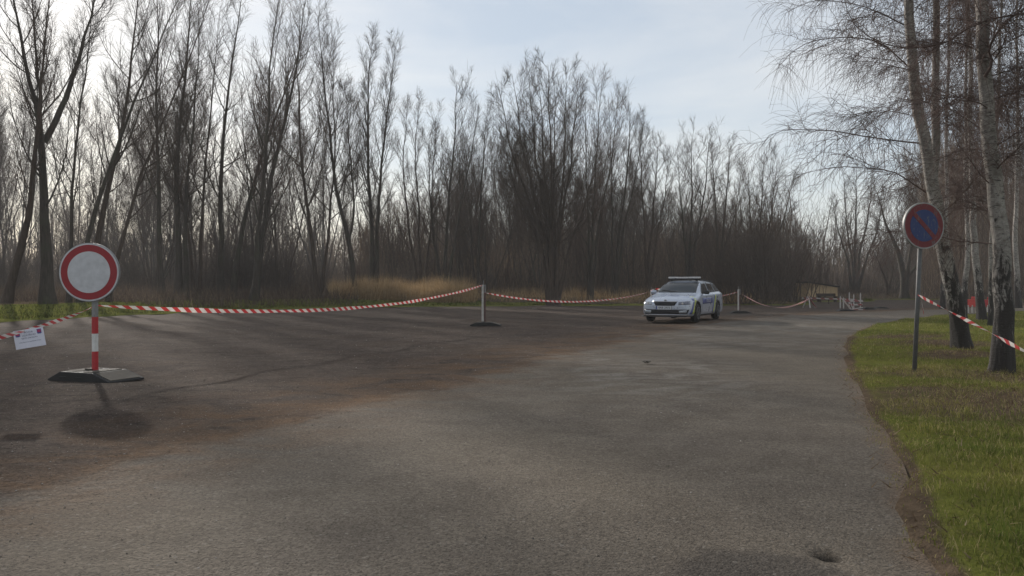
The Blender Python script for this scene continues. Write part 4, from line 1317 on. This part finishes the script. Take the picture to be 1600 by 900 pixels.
# red plastic barriers behind the birches
for k, (px_, d_, w_, lab) in enumerate(((1518.5, 36, .44, "red plastic barrier with white legs left of the dark birch trunk"), (1543, 38, .40, "darker red barrier panel between the dark birch and the nearest birch"))):
    v = at(px_, 498, d_)
    zg = ground_z(v.x, d_)
    s = thing("plastic_barrier", lab, "barrier", (v.x, d_, zg), .1 - .3 * k)
    mt = M['red_plastic'] if k == 0 else M['post_red']
    m = MB(); m.box(w_, .05, .34, (0, 0, .45), None, .02); m.build("panel", mt, s)
    m = MB(); m.box(w_ * .45, .045, .12, (.07, 0, .68), None, .02); m.build("handle", mt, s)
    for sx in (-1, 0, 1):
        m = MB(); m.box(.045, .05, .36, (sx * (w_ / 2 - .02), -.03, .18), None, .005); m.build("leg", M['white_plastic'], s)

# white scraps on the lot
for k, (px_, py_, lab) in enumerate(((835, 482, "small white paper scrap at the far side of the car park"), (346, 491, "white paper scrap under the long tape"), (1012, 571, "pale broken stone slab piece at the seam of road and lot"))):
    x_, y_ = K(px_, py_)
    m = MB(); m.box(.20 - .05 * k, .11 - .02 * k, .02, (0, 0, 0), .4 * k, .004)
    m.bm.verts.ensure_lookup_table()
    for v in m.bm.verts:
        v.co += Vector((random.uniform(-.03, .03), random.uniform(-.03, .03), random.uniform(0, .03)))
    o = m.build("paper_scrap" if k < 2 else "broken_stone", M['white_plastic'] if k < 2 else M['dusty'])
    o.location = (x_, y_, pz(x_, y_) + .02)
    tag(o, lab, "litter" if k < 2 else "stone")
print("signs done")

# ------------------------------------------------------------------ police car
M['paint'] = plain("silver_paint", (0.40, 0.43, 0.50), 0.30, 0.5, 0.35, 0.03, 3, coat=0.6)
M['glass'] = plain("tinted_glass", (0.012, 0.015, 0.018), 0.06, 0.35, 0.0, 0.05)
M['black_trim'] = plain("black_trim", (0.012, 0.012, 0.014), 0.5, 0.4)
M['chrome'] = plain("chrome", (0.55, 0.55, 0.56), 0.22, 0.5, 0.9, 0.05)
M['lamp'] = plain("headlamp_glass", (0.34, 0.36, 0.38), 0.10, 0.6, 0.3, 0.25, 26, coat=1.0)
M['lamp_dark'] = plain("headlamp_dark", (0.085, 0.09, 0.12), 0.10, 0.6, 0.2, 0.4, 26, coat=1.0)
M['tyre'] = plain("tyre_rubber", (0.018, 0.018, 0.018), 0.85, 0.25)
M['rim'] = plain("alloy", (0.24, 0.24, 0.25), 0.4, 0.5, 0.7)
M['blue_stripe'] = plain("blue_stripe", (0.045, 0.065, 0.22), 0.4, 0.5, coat=.4)
M['yellow_stripe'] = plain("yellow_stripe", (0.42, 0.46, 0.07), 0.4, 0.5, coat=.4)
M['plate'] = plain("number_plate", (0.55, 0.56, 0.58), 0.4, 0.4, var=.04)
M['bar_clear'] = plain("lightbar_clear", (0.48, 0.46, 0.45), 0.25, 0.5, 0.1, 0.15, 20, coat=.5)
M['bar_blue'] = plain("lightbar_blue", (0.05, 0.08, 0.30), 0.2, 0.5, coat=.5)

def car_body():
    # stations front to rear: y, then half section points from floor centre round to roof centre
    def st(y, zb, w, zm, zs, up):
        return [(0, y, zb), (w * .8, y, zb), (w * .965, y, zb + .05), (w * .995, y, zb + .18), (w, y, zm), (w * .985, y, zs)] + [(a, y, b) for a, b in up]
    S = [
        st(-2.33, .30, .60, .45, .58, [(.52, .63), (.42, .66), (.25, .675), (0, .685)]),
        st(-2.27, .21, .76, .45, .62, [(.67, .69), (.52, .725), (.28, .745), (0, .755)]),
        st(-2.10, .185, .86, .46, .69, [(.76, .765), (.56, .80), (.30, .825), (0, .835)]),
        st(-1.80, .18, .895, .50, .76, [(.79, .835), (.60, .875), (.32, .90), (0, .91)]),
        st(-1.40, .18, .905, .52, .83, [(.81, .90), (.63, .94), (.33, .965), (0, .975)]),
        st(-1.06, .18, .907, .55, .885, [(.82, .945), (.68, .985), (.36, 1.01), (0, 1.02)]),
        st(-.86, .18, .907, .55, .90, [(.80, .985), (.715, 1.10), (.40, 1.135), (0, 1.15)]),
        st(-.28, .18, .907, .55, .925, [(.775, 1.02), (.625, 1.385), (.37, 1.435), (0, 1.447)]),
        st(.10, .18, .907, .55, .935, [(.77, 1.03), (.61, 1.412), (.37, 1.458), (0, 1.468)]),
        st(.80, .18, .907, .55, .945, [(.768, 1.04), (.608, 1.412), (.37, 1.458), (0, 1.468)]),
        st(1.45, .18, .905, .55, .955, [(.76, 1.05), (.60, 1.385), (.37, 1.432), (0, 1.443)]),
        st(1.92, .19, .89, .56, .965, [(.745, 1.055), (.58, 1.33), (.36, 1.385), (0, 1.397)]),
        st(2.12, .21, .86, .56, .955, [(.73, 1.04), (.60, 1.17), (.38, 1.21), (0, 1.22)]),
        st(2.28, .24, .80, .55, .90, [(.70, .965), (.58, 1.0), (.36, 1.01), (0, 1.015)]),
        st(2.33, .33, .70, .52, .80, [(.62, .86), (.5, .89), (.3, .90), (0, .90)]),
    ]
    n = len(S); k = len(S[0])
    V = []; F = []
    for row in S:
        V += row + [(-x, y, z) for x, y, z in row[-2:0:-1]]
    m = 2 * k - 2
    for i in range(n - 1):
        for j in range(m):
            j2 = (j + 1) % m
            F.append((i * m + j, i * m + j2, (i + 1) * m + j2, (i + 1) * m + j))
    F.append(tuple(range(m))[::-1]); F.append(tuple((n - 1) * m + j for j in range(m)))
    me = bpy.data.meshes.new("body")
    me.from_pydata(V, [], F)
    bm = bmesh.new(); bm.from_mesh(me); bmesh.ops.recalc_face_normals(bm, faces=bm.faces)
    # keep shoulder and glass lines crisp
    cl = bm.edges.layers.float.new("crease_edge")
    for e in bm.edges:
        a, b2 = e.verts
        ia, ja = divmod(a.index, m); ib, jb = divmod(b2.index, m)
        if ja == jb and (ja in (5, 6, 7) or m - ja in (5, 6, 7)):
            e[cl] = .45
    bm.to_mesh(me); bm.free()
    o = bpy.data.objects.new("body", me); COL.objects.link(o)
    md = o.modifiers.new("s", 'SUBSURF'); md.levels = 2; md.render_levels = 2
    cutters = []
    for y_ in (-1.44, 1.24):
        for sx in (-1, 1):
            mb = MB(); mb.cyl((sx * .62, y_, .335), (sx * 1.1, y_, .335), .385, seg=36)
            c = mb.build("cut", M['black_trim']); cutters.append(c)
            bo = o.modifiers.new("b", 'BOOLEAN'); bo.operation = 'DIFFERENCE'; bo.object = c; bo.solver = 'EXACT'
    bpy.context.view_layer.update()
    dg = bpy.context.evaluated_depsgraph_get()
    me2 = bpy.data.meshes.new_from_object(o.evaluated_get(dg))
    bm = bmesh.new(); bm.from_mesh(me2)
    o.modifiers.remove(o.modifiers["b"])
    bvh = BVHTree.FromBMesh(bm)
    bm.free()
    bpy.data.objects.remove(o)
    for c in cutters:
        bpy.data.objects.remove(c)
    me2.materials.clear(); me2.materials.append(M['paint'])
    for p in me2.polygons:
        p.use_smooth = True
        c = p.center
        p.material_index = 0
    return me2, bvh

body_me, BVH = car_body()
CX, CY = at(1070, 470, 29.3).x, 29.3
car = thing("police_car", "silver estate police car with roof light bar and blue yellow stripes parked on the lot", "car", (CX, CY, pz(CX, CY) - .01))
az = math.atan2(CX, CY)
HEAD = az + math.radians(16.5)
# local front is -Y; turn so that the front points back at the viewer and a little to the left
car.rotation_euler = (0, 0, -HEAD)
body_me.materials.append(M['black_trim'])
for p in body_me.polygons:
    c = p.center
    for y_ in (-1.44, 1.24):
        if abs(math.hypot(c.y - y_, c.z - .335) - .385) < .012 or (abs(abs(c.x) - .62) < .01 and math.hypot(c.y - y_, c.z - .335) < .385):
            p.material_index = 1
link("body", body_me, car)

def proj(name, quad, axis, mat, parent=None, off=.006, n=10, m_=8, **kw):
    """drape a quad (4 corners in 2D) over the bodywork. axis: 'front' (x,z), 'left' (y,z) from +X, 'right' from -X, 'top' (x,y)"""
    V = []
    q = [Vector(p) for p in quad]
    for i in range(n + 1):
        for j in range(m_ + 1):
            s_, t_ = i / n, j / m_
            p = (q[0] * (1 - s_) + q[1] * s_) * (1 - t_) + (q[3] * (1 - s_) + q[2] * s_) * t_
            if axis == 'front':
                o, d = Vector((p.x, -4, p.y)), Vector((0, 1, 0))
            elif axis == 'left':
                o, d = Vector((3, p.x, p.y)), Vector((-1, 0, 0))
            elif axis == 'right':
                o, d = Vector((-3, p.x, p.y)), Vector((1, 0, 0))
            elif axis == 'rear':
                o, d = Vector((p.x, 4, p.y)), Vector((0, -1, 0))
            else:
                o, d = Vector((p.x, p.y, 3)), Vector((0, 0, -1))
            h = BVH.ray_cast(o, d)
            if h[0] is None:
                h = BVH.find_nearest(o + d * 2)
            nn = h[1] if h[1].dot(d) < 0 else -h[1]
            V.append(h[0] + nn * off)
    F = []
    for i in range(n):
        for j in range(m_):
            a = i * (m_ + 1) + j
            F.append((a, a + 1, a + m_ + 2, a + m_ + 1))
    me = bpy.data.meshes.new(name)
    me.from_pydata([tuple(v) for v in V], [], F)
    bm = bmesh.new(); bm.from_mesh(me)
    bmesh.ops.recalc_face_normals(bm, faces=bm.faces)
    r = bmesh.ops.solidify(bm, geom=list(bm.faces), thickness=.004)
    bm.to_mesh(me); bm.free()
    for p in me.polygons:
        p.use_smooth = True
    me.materials.append(mat)
    return link(name, me, parent or car, **kw)

proj("windscreen", [(-.60, 1.375), (.60, 1.375), (.70, 1.02), (-.70, 1.02)], 'front', M['glass'], n=18, m_=12)
for side in ('left', 'right'):
    proj("side_window", [(-.18, 1.365), (.33, 1.39), (.33, 1.02), (-.70, 1.00)], side, M['glass'], n=12)
    proj("side_window", [(.40, 1.39), (1.18, 1.375), (1.26, 1.035), (.40, 1.02)], side, M['glass'], n=12)
    proj("side_window", [(1.25, 1.368), (1.72, 1.315), (1.95, 1.06), (1.33, 1.04)], side, M['glass'], n=10)
    proj("window_trim", [(-.78, 1.0), (1.98, 1.055), (1.98, 1.04), (-.78, .985)], side, M['chrome'], n=24, m_=2)
    for y_ in (-.92, .36, 1.20):
        proj("door_gap", [(y_, .97), (y_ + .012, .97), (y_ + .012, .30), (y_, .30)], side, M['black_trim'], off=.002, n=2, m_=12)
    for y_ in (.16, 1.04):
        proj("door_handle", [(y_, .90), (y_ + .2, .905), (y_ + .2, .875), (y_, .87)], side, M['paint'], off=.03, n=4, m_=2)
    proj("sill", [(-1.0, .27), (.80, .27), (.80, .19), (-1.0, .19)], side, M['black_trim'], n=10, m_=3)
    # sweeping stripes behind each wheel arch
    for y_, dz in ((-2.12, -.03), (.42, .02)):
        s1 = proj("blue_stripe", [(y_ + .28, .90 + dz), (y_ + .42, .91 + dz), (y_ + .10, .30), (y_ - .05, .30)], side, M['blue_stripe'], off=.004, n=4, m_=10)
        s2 = proj("yellow_stripe", [(y_ + .43, .91 + dz), (y_ + .62, .92 + dz), (y_ + .25, .30), (y_ + .11, .30)], side, M['yellow_stripe'], off=.004, n=4, m_=10)
    proj("blue_band", [(-.86, .83), (.46, .84), (.46, .64), (-.86, .62)], side, M['blue_stripe'], off=.003, n=14, m_=3)
    sx = 1 if side == 'left' else -1
    m = MB(); m.box(.20, .11, .135, (sx * .97, -.62, 1.03), None, .03); m.bar((sx * .80, -.60, .985), (sx * .9, -.61, 1.0), .04)
    m.build("wing_mirror", M['black_trim'] if side == 'left' else M['paint'], car, True)
    m = MB(); m.bar((sx * .57, -.1, 1.475), (sx * .55, 1.75, 1.43), .035); m.build("roof_rail", M['black_trim'], car)
txt = text_me("POLICIE", .17, M['plate'], car, (.917, -.12, .73)); txt.rotation_euler = (math.radians(90), 0, math.radians(90))
# front end
proj("bonnet_stripe", [(-.10, .905), (.62, .86), (.70, .72), (.45, .70)], 'front', M['blue_stripe'], off=.003, n=8, m_=6) if False else None
proj("grille", [(-.42, .715), (.42, .715), (.33, .585), (-.33, .585)], 'front', M['black_trim'], off=.008, n=10, m_=5)
for i in range(9):
    x_ = -.33 + .0825 * i
    proj("grille_bar", [(x_, .70), (x_ + .014, .70), (x_ * .85 + .012, .60), (x_ * .85, .60)], 'front', M['rubber'], off=.016, n=1, m_=4)
proj("grille_surround", [(-.44, .732), (.44, .732), (.43, .716), (-.43, .716)], 'front', M['chrome'], off=.012, n=10, m_=1)
for sx in (-1, 1):
    hl_ = proj("headlight", [(sx * .46, .705), (sx * .80, .745), (sx * .825, .625), (sx * .47, .605)], 'front', M['lamp'] if sx < 0 else M['lamp_dark'], off=.010, n=8, m_=5)
    m = MB(); c = BVH.ray_cast(Vector((sx * .60, -4, .66)), Vector((0, 1, 0)))[0]
    m.cyl(c + Vector((0, -.018, 0)), c + Vector((0, .0, 0)), .042, seg=16); m.build("reflector", M['chrome'], hl_)
    proj("fog_light", [(sx * .48, .415), (sx * .74, .43), (sx * .72, .335), (sx * .50, .325)], 'front', M['lamp'], off=.016, n=6, m_=3)
proj("lower_intake", [(-.80, .455), (.80, .455), (.74, .30), (-.74, .30)], 'front', M['black_trim'], off=.008, n=18, m_=4)
proj("bumper_lip", [(-.76, .285), (.76, .285), (.74, .255), (-.74, .255)], 'front', M['chrome'], off=.012, n=18, m_=1)
c = BVH.ray_cast(Vector((-.04, -4, .50)), Vector((0, 1, 0)))[0]
m = MB(); m.box(.54, .016, .125, (-.04, c.y - .02, .515), None, .004); npl = m.build("number_plate", M['plate'], car)
m = MB(); m.box(.55, .014, .14, (-.04, c.y - .014, .515), None, .004); m.build("plate_frame", M['black_trim'], npl)
m = MB(); m.box(.045, .003, .11, (-.285, c.y - .030, .515)); m.build("plate_band", M['blue_stripe'], npl)
text_me("8A8 2973", .105, M['black_trim'], npl, (-.015, c.y - .0305, .515))
c = BVH.ray_cast(Vector((0, -4, .745)), Vector((0, 1, 0)))[0]
m = MB(); m.cyl(c + Vector((0, -.02, 0)), c + Vector((0, .01, .0)), .052, seg=20); em = m.build("emblem", M['chrome'], car)
m = MB(); m.cyl(c + Vector((0, -.023, 0)), c + Vector((0, -.020, 0)), .034, seg=16); m.build("emblem_centre", M['lamp'], em)
proj("bonnet_gap", [(-.70, -1.02), (.70, -1.02), (.70, -1.045), (-.70, -1.045)], 'top', M['black_trim'], off=.003, n=12, m_=1)
tb = text_me("POLICIE", .19, M['blue_stripe'], car, (0, -1.75, .935)); tb.rotation_euler = (math.radians(10), 0, 0)
c1 = BVH.ray_cast(Vector((0, -1.75, 3)), Vector((0, 0, -1)))[0]; tb.location = (0, -1.75, c1.z + .018)
for sx in (-1, 1):
    m = MB(); m.bar((sx * .05, -1.06, 1.045), (sx * .05 - .52, -.90, 1.10), .018); m.build("wiper", M['black_trim'], car)
# rear
proj("rear_window", [(-.55, 1.34), (.55, 1.34), (.62, 1.06), (-.62, 1.06)], 'rear', M['glass'])
for sx in (-1, 1):
    proj("tail_light", [(sx * .50, .96), (sx * .76, .95), (sx * .76, .80), (sx * .52, .80)], 'rear', M['red_plastic'], off=.008)
# wheels
for y_ in (-1.44, 1.24):
    for sx in (-1, 1):
        w_ = bpy.data.objects.new("wheel", None); COL.objects.link(w_); w_.parent = car; w_.location = (sx * .80, y_, .322)
        m = MB(); m.cyl((-.1, 0, 0), (.1, 0, 0), .318, seg=36)
        es = [e for e in m.bm.edges if abs(e.verts[0].co.x - e.verts[1].co.x) < 1e-5]
        bmesh.ops.bevel(m.bm, geom=es, offset=.03, segments=2, affect='EDGES')
        m.build("tyre", M['tyre'], w_, True)
        m = MB(); m.cyl((sx * .06, 0, 0), (sx * .104, 0, 0), .215, seg=30); m.build("rim", M['black_trim'], w_)
        m = MB()
        for q_ in range(7):
            a_ = q_ * 2 * math.pi / 7
            m.bar((sx * .108, math.cos(a_) * .03, math.sin(a_) * .03), (sx * .108, math.cos(a_) * .2, math.sin(a_) * .2), .052, .014)
        m.cyl((sx * .10, 0, 0), (sx * .118, 0, 0), .055, seg=16)
        m.build("spokes", M['rim'], w_)
        m = MB()
        a = np.arange(30) * 2 * math.pi / 30
        for q_ in range(30):
            a0, a1 = a[q_], a[(q_ + 1) % 30]
            m.bar((sx * .108, math.cos(a0) * .205, math.sin(a0) * .205), (sx * .108, math.cos(a1) * .205, math.sin(a1) * .205), .018, .012)
        m.build("rim_edge", M['rim'], w_)
# roof light bar
lb = MB(); lb.box(1.10, .26, .035, (0, -.02, 1.500), None, .01); lbo = lb.build("light_bar", M['black_trim'], car)
m = MB(); m.box(.60, .27, .062, (0, -.02, 1.553), None, .015); m.build("light_housing", M['bar_clear'], lbo)
for sx in (-1, 1):
    m = MB(); m.box(.26, .28, .066, (sx * .445, -.02, 1.553), None, .02); m.build("light_lens", M['bar_clear'], lbo)
    m = MB(); m.box(.05, .2, .06, (sx * .45, -.02, 1.465)); m.build("light_bar_foot", M['black_trim'], lbo)
print("car done")

tot = 0
for me_ in bpy.data.meshes:
    if me_.users:
        me_.calc_loop_triangles(); tot += len(me_.loop_triangles)
print("TRIANGLES", tot)

# ------------------------------------------------------------------ haze
hb = bpy.data.meshes.new("haze")
x0, x1, y0, y1, z0_, z1_ = -520, 520, -80, 640, -1.6, 32
hb.from_pydata([(x0, y0, z0_), (x1, y0, z0_), (x1, y1, z0_), (x0, y1, z0_), (x0, y0, z1_), (x1, y0, z1_), (x1, y1, z1_), (x0, y1, z1_)], [],
               [(3, 2, 1, 0), (4, 5, 6, 7), (0, 1, 5, 4), (1, 2, 6, 5), (2, 3, 7, 6), (3, 0, 4, 7)])
hm = bpy.data.materials.new("haze_air")
hm.use_nodes = True
for n_ in list(hm.node_tree.nodes):
    if n_.type != 'OUTPUT_MATERIAL':
        hm.node_tree.nodes.remove(n_)
pv = hm.node_tree.nodes.new("ShaderNodeVolumePrincipled")
pv.inputs["Color"].default_value = (0.90, 0.88, 0.86, 1)
pv.inputs["Density"].default_value = 0.0009
hm.node_tree.links.new(pv.outputs[0], hm.node_tree.nodes["Material Output"].inputs["Volume"])
hb.materials.append(hm)
link("haze", hb, kind="stuff")
